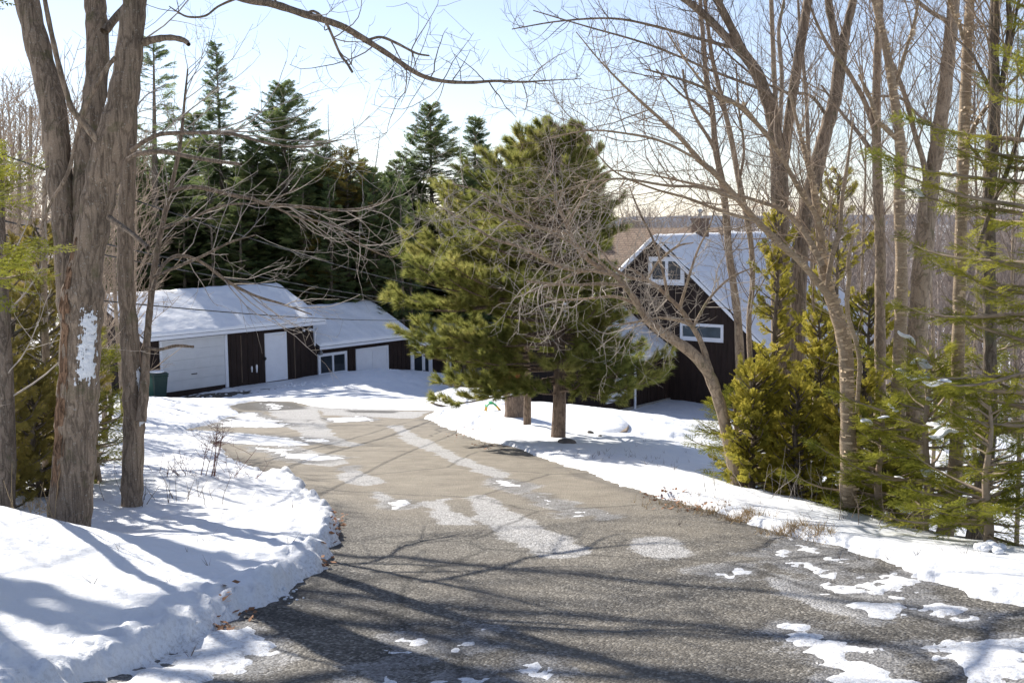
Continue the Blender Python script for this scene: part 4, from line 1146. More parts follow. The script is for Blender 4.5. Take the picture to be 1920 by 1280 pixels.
def bark_patch(name, parent, P, Rr, f0, f1, a0, a1, mat, lift, seed, cut=.0, freq=7, thick=.0):
    """irregular patch lying on a stem (angles measured from +x, towards -y is -90 deg)"""
    org = np.array(parent.location); n = 90; m_ = 46
    n, m_ = 240, 110; f = np.linspace(f0, f1, n); a = np.linspace(a0, a1, m_)
    idx = f * (len(P) - 1); i0 = np.clip(idx.astype(int), 0, len(P) - 2); u = (idx - i0)[:, None]
    C = P[i0] * (1 - u) + P[i0 + 1] * u; rr = (Rr[i0] * (1 - u[:, 0]) + Rr[i0 + 1] * u[:, 0])
    Fg, Ag = np.meshgrid(np.linspace(0, 1, n), np.linspace(0, 1, m_), indexing='ij')
    edge = np.minimum(np.minimum(Fg, 1 - Fg) * 2.2, np.minimum(Ag, 1 - Ag) * 1.0) * 2
    mask = edge + .55 * fbm(Ag * freq * .5 + seed, Fg * freq * 1.6, 4, seed) + .42 * fbm(Ag * 30, Fg * 14, 3, seed + 9) - cut
    r = rr[:, None] * 1.02 + lift * np.clip(mask * 3, 0, 1) + thick * np.clip(mask, 0, .4) * fbm(Ag * 5, Fg * 22, 3, seed + 1)
    aa = a[None, :]
    V = np.stack([C[:, None, 0] + r * np.cos(aa), C[:, None, 1] + r * np.sin(aa), C[:, None, 2] + 0 * r], -1).reshape(-1, 3) - org
    q = quads(n, m_); mk = mask.ravel(); q = q[(mk[q] > 0).all(1)]
    us = np.unique(q); rm = -np.ones(len(V), int); rm[us] = np.arange(len(us))
    return obj(name, np_mesh(name, V[us], [rm[q]], mat), parent)


def frac_at(tr_, y):
    """fraction along a traced limb where it crosses photo row y"""
    P = tr_[0]; v = P - CAM; row = H / 2 - FPX * (v @ CU) / (v @ CF); k = np.argmin(np.abs(row - y)); return k / (len(P) - 1)


bark_patch('snow_patch', A_t, *A_main, frac_at(A_main, 718), frac_at(A_main, 572), R(-84), R(-12), M['snow'], .010, 3, .36, 11, .02)
bark_patch('torn_bark', A_t, *A_main, frac_at(A_main, 960), frac_at(A_main, 440), R(-150), R(-98), M['scar'], .004, 8, .30, 6, .05)

# ---- slimmer two-stemmed maple beside it
Yb = 11.0
B_l = trace([(247, 962, 42), (248, 900, 41), (250, 840, 40), (251, 780, 40), (248, 720, 38), (245, 660, 36), (242, 610, 33), (238, 560, 31), (235, 500, 31), (236, 430, 30), (239, 350, 29), (242, 290, 27), (246, 200, 24), (250, 100, 22), (250, 0, 20), (245, -150, 15), (240, -320, 8), (236, -450, 3)], Yb, Yb + .2)
B_r = trace([(264, 790, 20), (269, 745, 19), (272, 700, 17), (275, 650, 14), (278, 610, 13), (283, 560, 12), (287, 520, 12), (294, 475, 11), (303, 430, 10), (314, 380, 9), (326, 330, 8), (338, 270, 7), (345, 200, 5), (352, 130, 3)], Yb - .1, Yb + .6)
B_b1 = trace([(247, 282, 9), (270, 266, 8), (302, 252, 8), (369, 249, 7), (437, 252, 6.5), (504, 269, 5), (571, 276, 4), (640, 262, 2)], Yb, Yb - 1.0)
B_b2 = trace([(240, 298, 8), (262, 288, 9), (310, 285, 9), (360, 295, 8), (410, 303, 7), (452, 308, 6)], Yb - .1, Yb - .8)
B_b3 = trace([(318, 360, 7), (345, 352, 8), (378, 352, 8), (437, 366, 8), (470, 372, 7), (504, 383, 7), (571, 388, 6), (638, 394, 5), (690, 388, 3.5), (735, 372, 2)], Yb + .3, Yb + 1.8)
B_b4 = trace([(285, 545, 7), (300, 505, 7), (325, 482, 7), (355, 482, 6), (385, 496, 6), (430, 530, 6), (480, 555, 5), (530, 570, 4), (585, 590, 2)], Yb, Yb + 1.0)
B_b5 = trace([(276, 652, 7), (300, 655, 6), (330, 648, 6), (363, 650, 5)], Yb, Yb - .1)
B_b6 = trace([(287, 520, 6), (320, 505, 6), (380, 480, 5), (430, 455, 4), (480, 440, 2)], Yb, Yb + .4)
B_b7 = trace([(303, 430, 6), (360, 408, 5), (420, 385, 4), (500, 378, 3), (560, 352, 2)], Yb + .2, Yb + .9)
B_b8 = trace([(504, 383, 4), (560, 408, 4), (620, 420, 4), (668, 452, 3.5), (700, 470, 3), (735, 482, 2.5), (758, 468, 1.5)], Yb + 1, Yb + 1.6)
b_side = dict(levels=3, dens=(4.8, 4.5, 4), len=(.85, .38, .18), rad=(.007, .0035, .002), minr=.0019, n=(9, 6, 4), ang=(22, 55), wob=.12, up=.02, hook=.08, t0=(.15, .1, .1))
b_main = dict(levels=3, dens=(2.2, 3, 4), len=(1.3, .55, .25), rad=(.012, .005, .0025), minr=.002, n=(9, 6, 4), ang=(40, 75), wob=.12, up=.04, t0=(.45, .1, .1))
B_t = bare_tree('maple_tree', 'slim two-stemmed maple in front of the garage, its right stem reaching over the roof', [B_l, B_r, B_b1, B_b2, B_b3, B_b4, B_b5, B_b6, B_b7, B_b8], 'tree', None, 'maple', 'twig_p', [b_main, dict(b_side, t0=(.4, .1, .1)), b_side, None, b_side, b_side, None, b_side, b_side, b_side], 4, None, 18)  # paler twig colour stands in for sunlight on this tree's twigs
bark_patch('snow_patch', B_t, *B_l, frac_at(B_l, 800), frac_at(B_l, 690), R(-50), R(8), M['snow'], .010, 6, .32, 6, .015)

# ---- right-hand row
def rt(name, label, limbs, bark, twig, prm, seed, cat='tree', **k):
    return bare_tree(name, label, limbs, cat, 'bare trees along the right of the drive', bark, twig, prm, seed, **k)

thin = dict(levels=3, dens=(3.8, 6.0, 7.0), len=(.95, .5, .22), rad=(.009, .0045, .0023), minr=.0018, n=(8, 6, 4), ang=(22, 55), wob=.09, up=.07, t0=(.25, .1, .1))
Y = 15.0
T1 = [TR((1456, 46), [(1462, 780, 40), (1464, 640, 37), (1463, 480, 34), (1462, 380, 33), (1460, 300, 30), (1450, 230, 25), (1436, 180, 23), (1418, 135, 22), (1395, 100, 17), (1370, 50, 15), (1345, 0, 14), (1310, -80, 10), (1290, -200, 5)], Y),
      trace([(1420, 140, 17), (1400, 112, 15), (1375, 85, 15), (1325, 32, 14), (1285, 0, 12), (1220, -50, 8), (1150, -120, 4)], Y),
      trace([(1466, 330, 20), (1475, 262, 19), (1486, 180, 18), (1500, 90, 18), (1515, 0, 16), (1530, -120, 12), (1540, -300, 5)], Y),
      trace([(1462, 285, 9), (1430, 244, 8), (1381, 196, 8), (1330, 170, 6), (1280, 150, 5), (1210, 130, 3)], Y - .5, Y - 2),
      trace([(1450, 180, 8), (1420, 165, 6), (1340, 135, 5), (1220, 85, 4), (1100, 50, 3), (1000, 20, 2)], Y - .1, Y - 1.4),
      trace([(1375, 90, 7), (1300, 70, 6), (1230, 50, 5), (1150, 35, 4), (1050, 40, 3), (960, 55, 2)], Y - .1, Y - 1)]
rt('maple_tree', 'tall grey maple behind the yellow cedar, forking into three leaning limbs', T1, 'maple', 'twig_d', [dict(thin, t0=(.4, .1, .1)), thin, thin, limbtw, limbtw, limbtw], 11)
Y = 16
T2 = [TR((1490, 40), [(1492, 700, 36), (1496, 560, 32), (1502, 450, 30), (1514, 380, 30), (1530, 320, 29), (1542, 270, 26), (1556, 220, 25), (1567, 180, 24), (1576, 110, 23), (1588, 50, 16), (1602, -10, 15), (1625, -150, 10), (1640, -300, 4)], Y),
      trace([(1574, 100, 16), (1562, 50, 14), (1553, 0, 14), (1545, -110, 9), (1540, -250, 4)], Y),
      trace([(1555, 225, 7), (1520, 180, 6), (1470, 172, 5), (1410, 140, 4), (1330, 70, 3)], Y, Y - .6)]
rt('maple_tree', 'grey maple with a trunk leaning right and splitting into a narrow fork', T2, 'maple', 'twig_d', [dict(thin, t0=(.35, .1, .1)), thin, limbtw], 12)
Y = 11.5
T3 = [TR((1589, 36), [(1590, 900, 31), (1590, 800, 29), (1588, 720, 27), (1585, 655, 27), (1572, 600, 25), (1557, 555, 23), (1545, 512, 20), (1540, 470, 18), (1535, 420, 14), (1525, 350, 12), (1512, 300, 9), (1500, 250, 7), (1480, 170, 5)], Y, Y + .4),
      trace([(1558, 560, 17), (1530, 525, 14), (1500, 490, 13), (1467, 461, 13), (1420, 415, 12), (1385, 376, 12), (1340, 325, 11), (1310, 300, 10), (1280, 263, 9), (1240, 225, 7), (1190, 180, 5), (1130, 120, 3), (1080, 60, 2)], Y, Y - .6),
      trace([(1543, 500, 14), (1520, 455, 12), (1500, 425, 11), (1470, 395, 9), (1430, 380, 7), (1380, 365, 6), (1300, 345, 5), (1230, 330, 3), (1160, 320, 2)], Y, Y + .8),
      trace([(1542, 450, 11), (1528, 400, 10), (1505, 367, 9), (1464, 292, 9), (1430, 245, 8), (1390, 200, 8), (1340, 178, 6), (1290, 120, 4), (1250, 60, 3)], Y + .2, Y - .3),
      trace([(1550, 540, 10), (1560, 480, 10), (1575, 430, 9), (1578, 380, 8), (1590, 300, 6), (1600, 220, 3)], Y, Y + .3),
      trace([(1607, 770, 7), (1610, 720, 9), (1612, 680, 9), (1605, 640, 9), (1592, 600, 9), (1588, 560, 9), (1592, 520, 8), (1590, 490, 7), (1600, 440, 5)], Y - .1, Y - .2),
      trace([(1385, 376, 6), (1320, 352, 6), (1250, 348, 5), (1160, 335, 4), (1080, 350, 3), (1010, 372, 2)], Y - .4, Y - .6),
      trace([(1420, 415, 6), (1350, 395, 6), (1290, 372, 5), (1220, 352, 4), (1150, 320, 3), (1100, 262, 2)], Y - .3, Y - .2),
      trace([(1310, 300, 5), (1240, 265, 5), (1170, 250, 4), (1100, 245, 3), (1020, 262, 2)], Y - .5, Y - .8)]
l3 = dict(limbtw, levels=3, dens=(8.0, 7.0, 6), len=(.8, .36, .16), rad=(.007, .0035, .002), n=(8, 5, 4), minr=.0017)
rt('birch_tree', 'peeling birch at the drive edge with long limbs sweeping left over the house', T3, 'birch', 'twig', [dict(thin, t0=(.5, .1, .1)), l3, l3, l3, limbtw, limbtw, l3, l3, l3], 13)
Y = 14
T4 = [TR((1646, 24), [(1650, 760, 22), (1650, 600, 20), (1651, 480, 20), (1647, 380, 19), (1644, 290, 18), (1643, 200, 16), (1645, 100, 14), (1650, 0, 12), (1660, -150, 8), (1665, -300, 3)], Y),
      trace([(1645, 262, 11), (1625, 200, 10), (1604, 158, 9), (1580, 120, 8), (1556, 92, 7), (1530, 40, 5), (1500, -40, 3)], Y),
      trace([(1646, 300, 9), (1610, 250, 8), (1580, 215, 6), (1540, 160, 4)], Y, Y + .5)]
rt('maple_tree', 'thin straight grey trunk standing just left of the gold barked birch', T4, 'smooth', 'twig', [dict(thin, t0=(.4, .1, .1)), thin, thin], 14)
Y = 13
T5 = [TR((1682, 30), [(1684, 760, 28), (1688, 640, 25), (1690, 480, 22), (1686, 400, 20), (1687, 330, 20), (1688, 270, 19), (1679, 200, 17), (1668, 130, 15), (1655, 60, 13), (1640, 0, 12), (1625, -100, 8), (1615, -220, 4)], Y),
      trace([(1686, 265, 11), (1660, 240, 10), (1645, 225, 9), (1630, 180, 7), (1610, 140, 5)], Y, Y - .1),
      trace([(1676, 175, 8), (1700, 90, 7), (1715, 40, 6), (1730, -40, 4)], Y)]
rt('birch_tree', 'gold barked birch between the thin grey trunk and the thick smooth one', T5, 'birch', 'twig', [dict(thin, t0=(.4, .1, .1)), thin, thin], 15)
Y = 13.5
T6 = [TR((1706, 44), [(1714, 760, 40), (1722, 600, 36), (1731, 480, 36), (1736, 420, 34), (1742, 370, 33), (1753, 300, 27), (1763, 230, 26), (1772, 170, 25), (1779, 100, 24), (1786, 30, 22), (1790, -30, 20), (1800, -180, 13), (1805, -330, 5)], Y),
      trace([(1733, 420, 13), (1733, 370, 12), (1735, 320, 12), (1715, 250, 10), (1704, 205, 10), (1690, 160, 9), (1672, 118, 8), (1650, 60, 6), (1640, -20, 4)], Y - .1, Y + .1),
      trace([(1776, 40, 9), (1745, 22, 8), (1718, 0, 7), (1690, -30, 5)], Y, Y - .2),
      trace([(1760, 240, 6), (1720, 215, 5), (1690, 185, 5), (1640, 180, 3)], Y, Y - .5)]
rt('maple_tree', 'thick smooth grey trunk curving up right with one side stem off its left', T6, 'smooth', 'twig', [dict(thin, t0=(.45, .1, .1)), thin, limbtw, limbtw], 16)
Y = 10.8
T7 = [TR((1770, 34), [(1782, 950, 30), (1793, 850, 26), (1795, 720, 24), (1798, 580, 23), (1801, 480, 22), (1803, 380, 22), (1806, 300, 22), (1808, 230, 21), (1811, 160, 20), (1814, 80, 18), (1819, 0, 16), (1825, -150, 11), (1830, -320, 4)], Y, Y + .3),
      trace([(1812, 270, 8), (1830, 230, 8), (1855, 195, 7), (1885, 165, 6), (1920, 130, 5), (1960, 80, 3)], Y, Y - .4),
      trace([(1806, 75, 8), (1798, 45, 7), (1785, 20, 6), (1770, -30, 4)], Y)]
rt('birch_tree', 'straight flaky birch between the thick smooth trunk and the dark right-hand trunk', T7, 'birch', 'twig', [dict(thin, t0=(.4, .1, .1)), thin, thin], 17)
Y = 10.4
T8 = [TR((1827, 36), [(1838, 940, 32), (1850, 860, 29), (1856, 760, 27), (1856, 640, 25), (1855, 480, 24), (1854, 400, 24), (1857, 320, 25), (1862, 250, 25), (1865, 190, 20), (1863, 100, 19), (1866, 0, 18), (1870, -150, 12), (1875, -300, 5)], Y, Y + .3),
      trace([(1868, 210, 13), (1878, 160, 12), (1888, 100, 12), (1893, 40, 11), (1890, -20, 9), (1895, -150, 4)], Y + .2),
      trace([(1880, 160, 6), (1895, 90, 6), (1905, 30, 5), (1915, -40, 3)], Y + .1),
      trace([(1858, 330, 7), (1840, 300, 7), (1815, 270, 5)], Y),
      trace([(1866, 190, 8), (1845, 145, 7), (1820, 100, 5), (1790, 70, 4)], Y + .2, Y + .4),
      trace([(1830, 480, 9), (1855, 400, 9), (1885, 330, 9), (1905, 270, 8), (1930, 190, 5)], Y - .4, Y - .6)]
rt('maple_tree', 'dark mossy trunk at the right edge with a steep second stem', T8, 'dark_bark', 'twig', [dict(thin, t0=(.4, .1, .1)), thin, thin, limbtw, thin, thin], 18)
Y = 17
T9 = [TR((1392, 18), [(1386, 640, 16), (1376, 540, 14), (1367, 476, 14), (1358, 367, 13), (1342, 281, 12), (1336, 210, 10), (1325, 150, 10), (1317, 56, 8), (1313, 0, 7), (1308, -120, 4)], Y),
      trace([(1342, 285, 8), (1328, 258, 7), (1305, 222, 6), (1288, 180, 5), (1280, 130, 4)], Y), trace([(1336, 220, 6), (1300, 190, 5), (1280, 180, 4), (1230, 130, 3)], Y)]
rt('maple_tree', 'young grey trunk crossing the snowy house roof', T9, 'smooth', 'twig_d', [thin, thin, thin], 19)
Y = 15.5
T10 = [TR((1396, 12), [(1400, 800, 10), (1407, 705, 10), (1404, 604, 10), (1411, 529, 10), (1406, 440, 11), (1385, 337, 11), (1370, 255, 10), (1351, 176, 9), (1336, 112, 8), (1329, 64, 7), (1322, 0, 6), (1315, -100, 3)], Y),
       trace([(1386, 340, 6), (1395, 280, 5), (1385, 200, 4), (1380, 120, 3)], Y)]
rt('maple_tree', 'slender pale crooked stem just left of the yellow cedar', T10, 'smooth', 'twig_d', [thin, thin], 20)
Y = 22
T11 = [TR((1468, 12), [(1466, 400, 11), (1458, 260, 10), (1452, 150, 9), (1446, 0, 8), (1440, -160, 4)], Y), trace([(1460, 280, 8), (1466, 150, 8), (1460, 60, 7), (1470, 0, 5), (1480, -100, 3)], Y - .3)]
rt('maple_tree', 'pair of thin upright stems behind the tall forked maple', T11, 'smooth', 'twig_d', [thin, thin], 21)
Y = 20
T12 = [TR((1530, 10), [(1522, 400, 9), (1516, 292, 8), (1512, 187, 7), (1505, 109, 7), (1498, 30, 5), (1494, -60, 3)], Y)]
rt('maple_tree', 'thin upright stem between the two big grey forks', T12, 'smooth', 'twig_d', [thin], 22)


def flakes(t_, limbs, n, seed):
    """curled strips of peeling bark standing off the stem"""
    rg = random.Random(seed); org = np.array(t_.location); V = []; F = []
    for i in range(n):
        P, Rr = limbs[0] if rg.random() < .8 else limbs[rg.randrange(1, min(4, len(limbs)))]
        k = rg.randrange(1, len(P) - 4); u = rg.random(); c = P[k] * (1 - u) + P[k + 1] * u; r = Rr[k]
        d = P[k + 1] - P[k]; d /= np.linalg.norm(d); a0 = rg.uniform(-2.9, .3); wd = rg.uniform(.3, 1.3); hh = rg.uniform(.004, .015); b = len(V); m_ = 5
        e1 = np.cross(d, [0, 1, 0]); e1 /= np.linalg.norm(e1); e2 = np.cross(d, e1); e2 = e2 if e2[1] > 0 else -e2
        e1 = e1 if e1[0] > 0 else -e1
        for s in range(m_):
            a = a0 + wd * s / (m_ - 1); lift = r * 1.015 + .03 * rg.uniform(.5, 1.1) * (s / (m_ - 1)) ** 2
            for z in (-hh, hh): V.append(c + e1 * math.cos(a) * lift + e2 * math.sin(a) * lift + d * (z * (1 - .3 * s / m_) + rg.uniform(-.003, .003)) - org)
        F += [(b + 2 * s, b + 2 * s + 2, b + 2 * s + 3, b + 2 * s + 1) for s in range(m_ - 1)]
    o = obj('peeling_bark', np_mesh('peeling_bark', np.array(V), [np.array(F)], M['flake']), t_); o['kind'] = 'stuff'


for t_n, lb, n_ in ((T3, 'peeling birch at the drive edge', 420), (T5, 'gold barked birch', 240), (T7, 'straight flaky birch', 300)):
    t_o = [o for o in COL.objects if o.get('label', '').startswith(lb)][0]; flakes(t_o, t_n, n_, n_)
# leaning, sprawling tree whose drooping twigs cross the pine
Y = 13.0
T0 = [TR((1386, 25), [(1372, 860, 23), (1358, 790, 22), (1345, 742, 22), (1326, 695, 22), (1298, 662, 22), (1262, 636, 19), (1232, 615, 17), (1213, 598, 15), (1189, 560, 12), (1165, 528, 11), (1150, 514, 10), (1107, 490, 9), (1078, 458, 9), (1062, 418, 8), (1045, 385, 6), (1038, 376, 4)], Y, Y - .2),
      trace([(1338, 722, 15), (1330, 690, 13), (1316, 645, 11), (1300, 615, 10), (1276, 580, 9), (1253, 557, 8), (1230, 535, 7), (1213, 525, 6), (1195, 510, 5), (1181, 503, 4)], Y - .1, Y + .3),
      trace([(1150, 514, 9), (1110, 507, 7), (1060, 503, 7), (1010, 480, 7), (975, 462, 6), (930, 450, 5), (895, 430, 4), (860, 408, 3), (820, 385, 2)], Y - .2, Y - .8),
      trace([(1064, 437, 7), (1030, 430, 6), (985, 423, 5), (950, 410, 4), (920, 398, 3), (908, 385, 2)], Y - .2, Y - .6),
      trace([(1150, 515, 6), (1120, 506, 6), (1080, 512, 5), (1040, 532, 4), (1000, 545, 3), (960, 560, 2)], Y, Y + .3),
      trace([(1170, 536, 7), (1130, 532, 6), (1080, 534, 5), (1030, 532, 5), (988, 527, 4)], Y - .3, Y - .5),
      trace([(1215, 598, 6), (1190, 570, 6), (1150, 556, 5), (1100, 560, 4), (1050, 562, 4), (1020, 556, 3)], Y, Y + .4),
      trace([(1300, 612, 6), (1270, 600, 6), (1235, 596, 5), (1190, 604, 4), (1140, 612, 2)], Y, Y - .5),
      trace([(1213, 525, 6), (1180, 520, 5), (1150, 500, 5), (1120, 460, 4), (1080, 420, 3), (1040, 350, 3), (1015, 300, 2)], Y + .2, Y + .7),
      trace([(1062, 420, 6), (1085, 385, 5), (1110, 340, 4), (1150, 320, 3), (1200, 330, 2)], Y - .2, Y - .3),
      trace([(1253, 557, 6), (1242, 505, 5), (1225, 450, 4), (1200, 400, 4), (1178, 345, 2)], Y, Y + .3),
      trace([(1274, 578, 6), (1290, 525, 5), (1308, 470, 4), (1332, 420, 3), (1345, 370, 2)], Y, Y - .3),
      trace([(1300, 612, 6), (1330, 560, 5), (1368, 522, 4), (1415, 500, 2)], Y, Y + .4),
      trace([(1213, 525, 5), (1235, 490, 4), (1270, 462, 4), (1300, 455, 2)], Y + .2, Y),
      trace([(1150, 514, 5), (1100, 470, 5), (1040, 440, 4), (960, 400, 4), (900, 360, 3), (850, 345, 2)], Y - .4, Y - 1.2)]
dro = dict(levels=3, dens=(9.0, 6.0, 5), len=(.65, .35, .17), rad=(.007, .004, .0024), minr=.0020, n=(10, 7, 4), ang=(35, 85), wob=.17, up=-.015, droop=.05, hook=.13, t0=(.15, .1, .1))
rt('leaning_tree', 'small leaning tree with sprawling curled bare branches crossing the pine', T0, 'smooth', 'twig_p', [dict(dro, t0=(.5, .1, .1)), dict(dro, t0=(.35, .1, .1)), dro], 23)
# extra small stems in the right thicket
for i, (x, Yi, top, w, lb) in enumerate(((1532, 17, 130, 7, 'thin dark sapling behind the yellow cedar'), (1615, 18, 60, 9, 'thin grey sapling behind the peeling birch limbs'), (1745, 19, 60, 9, 'thin grey sapling right of the thick smooth trunk'), (1835, 18, 40, 10, 'thin grey sapling between the flaky birch and dark trunk'), (1905, 15, 40, 10, 'thin grey sapling at the right picture edge'))):
    yb = gpx(x, Yi); pts = [(x + rnd.uniform(-10, 10), yb + (top - yb) * f, w * (1 - .8 * f)) for f in (.25, .5, .75, 1)]
    rt('sapling', lb, [TR((x, w), pts, Yi)], 'smooth', 'twig_d', dict(thin, len=(1.3, .6, .25)), 40 + i, 'sapling')
#@@PART5
# ------------------------------------------------------------------ white pine by the drive
def white_pine(name, label, px, Y, h, prof, seed, tr, nb, trunk=None, zmin=1.0, extra=()):
    rg = random.Random(seed); p = at(px, 828, Y); gx, gy = p[0], p[1]; g0 = gz(gx, gy)
    t_ = empty(name, (gx, gy, g0), label, 'tree')
    T = Tubes(); fs = np.linspace(0, 1, 18)
    TP = [(trunk[0] * f + .03 * math.sin(f * 7), trunk[1] * f, -.2 + (h + .2) * f) for f in fs]
    T.add(TP, [(tr * (1 - f) ** .85 + .012) * (1 + .25 * math.exp(-f * 40)) for f in fs], 16)
    obj('trunk', T.mesh('trunk', M['pine_bark']), t_)
    B = Tubes(); pos, fw, sc_ = [], [], []
    zs, ls, rs = zip(*prof)
    jobs = []
    for i in range(nb):
        z = zmin + (h * .985 - zmin) * ((i + rg.random()) / nb) ** .93; jobs.append((z, rg.uniform(0, 2 * math.pi), None))
    jobs += list(extra)
    for z, az, LL in jobs:
        wl = .5 - .5 * math.cos(az); L = (np.interp(z, zs, ls) * wl + np.interp(z, zs, rs) * (1 - wl)) * rg.uniform(.72, 1.08) if LL is None else LL
        f = z / h; el = -.12 + .25 * f + .75 * max(0, f - .6) * 2.2 + rg.uniform(-.1, .18)
        d = (math.cos(az) * math.cos(el), math.sin(az) * math.cos(el), math.sin(el))
        n = 9; P, Rr, _ = wander((trunk[0] * f, trunk[1] * f, z), d, L, .012 + .010 * L, .006, n, .06, .012, rg, .05 * (1 - f), .14)
        B.add(P, Rr, 5)
        k = int(L / .13) + 2
        for j in range(k):
            t = (.22 if L > 1 else .1) + .78 * (j + rg.random()) / k; t = min(t, .98); q = min(n - 2, int(t * (n - 1))); u = t * (n - 1) - q
            a, b = P[q], P[q + 1]; o = [a[c] + (b[c] - a[c]) * u for c in range(3)]; dd = np.array([b[c] - a[c] for c in range(3)]); dd /= np.linalg.norm(dd) + 1e-9
            w = np.cross(dd, [0, 0, 1]); w /= np.linalg.norm(w) + 1e-9
            ang = rg.uniform(.5, 1.0) * rg.choice((-1, 1)); ld = dd * math.cos(ang) + w * math.sin(ang) + np.array([0, 0, rg.uniform(-.12, .35)])
            ld /= np.linalg.norm(ld); l2 = rg.uniform(.22, .60) * (1 - .45 * t) * min(1, .35 + L * .35)
            P2, R2, d2 = wander(o, tuple(ld), l2, .006, .003, 6, .08, .05, rg); B.add(P2, R2, 3)
            m_ = max(2, int(l2 / .09))
            for s in range(m_):
                tt = .25 + .75 * (s + rg.random()) / m_; qq = min(4, int(tt * 5)); uu = tt * 5 - qq
                c_ = [P2[qq][c] + (P2[qq + 1][c] - P2[qq][c]) * uu for c in range(3)]
                v = np.array([P2[qq + 1][c] - P2[qq][c] for c in range(3)]); v /= np.linalg.norm(v) + 1e-9
                v = v + np.array([rg.gauss(0, .35), rg.gauss(0, .35), rg.gauss(.12, .25)])
                pos.append(c_); fw.append(v); sc_.append(rg.uniform(.75, 1.15))
            pos.append(P2[-1]); fw.append(d2); sc_.append(1.1)
        pos.append(P[-1]); fw.append([P[-1][c] - P[-2][c] for c in range(3)]); sc_.append(1.25)
        if f > .75:
            for s in range(4): pos.append([P[-1][c] + (P[-1][c] - P[-3][c]) * .5 * s / 4 for c in range(3)]); fw.append([P[-1][c] - P[-2][c] for c in range(3)]); sc_.append(1.15)
    obj('branches', B.mesh('branches', M['pine_bark']), t_)
    up = nrg.normal(0, 1, (len(pos), 3))
    V = place(T_PINE, pos, fw, up, sc_)
    tri_obj('crown', V, M['pine'], t_)
    return t_


prof = [(.8, 1.2, 1.6), (1.2, 2.2, 1.8), (1.6, 2.7, 1.2), (2.6, 2.95, 1.0), (3.3, 2.8, 1.0), (3.9, 2.35, 1.0), (4.3, 1.75, .95), (4.7, 1.05, .8), (5.05, .65, .5), (5.35, .35, .3), (5.6, .15, .15)]
ex = [(1.1, -.25, 2.0), (1.0, .1, 1.7), (1.05, -.9, 1.5), (1.2, 2.9, 1.9), (1.15, 3.3, 2.1), (.95, -1.3, 1.1), (.9, -2.0, 1.0), (1.1, -2.5, 1.5), (4.6, -.2, .8), (4.5, .1, .9), (4.3, 3.4, 1.3), (4.2, 2.8, 1.3), (4.7, -1.2, .7), (4.7, -.6, .7), (2.9, 3.0, 2.9), (2.5, 3.35, 2.95), (2.0, 3.2, 2.8), (2.2, 2.8, 2.8), (3.3, 3.1, 2.7), (2.7, 3.6, 2.8), (1.6, 3.0, 2.6), (1.6, 3.5, 2.5), (.95, -.3, 1.9), (1.0, -.75, 1.7)]
white_pine('white_pine', 'big bushy green pine at the right edge of the drive', 1045, 20.5, 5.5, prof, 3, .125, 170, (.1, .1), 1.15, ex)
white_pine('white_pine', 'slimmer pine trunk close left of the big pine, in front of the stump', 988, 22.2, 5.0, [(z * .85, l * .62, r_ * .5) for z, l, r_ in prof], 4, .068, 48, (-.05, .1), 1.5)

# ------------------------------------------------------------------ dark conifers behind the buildings
def px_xy(px, Y): p = at(px, 560, Y); return p[0], p[1]


def top_h(px, top, Y):
    x, y = px_xy(px, Y); return at(px, top, Y)[2] - gz(x, y)


SP = [conifer(14, 2.7, 51, T_SPRUCE, 330, .06, 5.0, .05, .30, .85, .5, .17, 1.0), conifer(14, 2.9, 52, T_SPRUCE, 330, .06, 4.8, .08, .26, .7, .55, .18, 1.05),
      conifer(14, 2.3, 53, T_SPRUCE, 130, .25, 4.2, .05, .22, .8, .5, .17, .95, .35, gap=.25), conifer(14, 2.0, 54, T_SPRUCE, 300, .05, 5.5, .05, .3, .8, .5, .15, .85)]
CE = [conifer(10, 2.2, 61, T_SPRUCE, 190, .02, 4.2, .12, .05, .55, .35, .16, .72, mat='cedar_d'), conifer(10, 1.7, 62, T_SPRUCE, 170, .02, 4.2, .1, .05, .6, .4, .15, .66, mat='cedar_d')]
G_ = 'conifers in the wood behind the garage'
for px, top, Y, k, wide, lb in ((425, 85, 62, 3, 1.0, 'tall narrow spire spruce rising highest behind the garage'), (290, 78, 57, 2, 1.0, 'scraggly thin-crowned conifer close right of the big maple'), (545, 160, 60, 1, .95, 'broad dark spruce above the right end of the garage roof'), (815, 200, 68, 1, .9, 'pointed spruce just left of the big pine'),
                             (888, 222, 70, 0, .9, 'spruce tip peeping over the left shoulder of the big pine'), (612, 300, 63, 0, .9, 'shorter spruce close right of the broad dark spruce'), (375, 215, 66, 0, 1.0, 'dark spruce close left of the spire spruce'), (748, 305, 69, 1, .9, 'low spruce filling the gap left of the pointed spruce'), (692, 318, 66, 0, .9, 'low spruce beneath the close pair of larches')):
    h = top_h(px, top, Y); x, y = px_xy(px, Y)
    put_tree('spruce_tree', SP[k], x, y, lb, 'tree', G_, h / 14 * wide * (1.0 if k == 3 else 1.45), None, h / 14)
for px, top, Y, k, lb in ((655, 285, 60, 0, 'big rusty green rounded cedar above the workshop'), (590, 395, 58, 1, 'rusty green cedar in front of the broad spruce'), (712, 335, 63, 1, 'rusty green cedar between workshop roof and pine')):
    h = top_h(px, top, Y); x, y = px_xy(px, Y); put_tree('cedar_tree', CE[k], x, y, lb, 'tree', G_, h / 10 * 1.4, None, h / 10)
rg = random.Random(99)
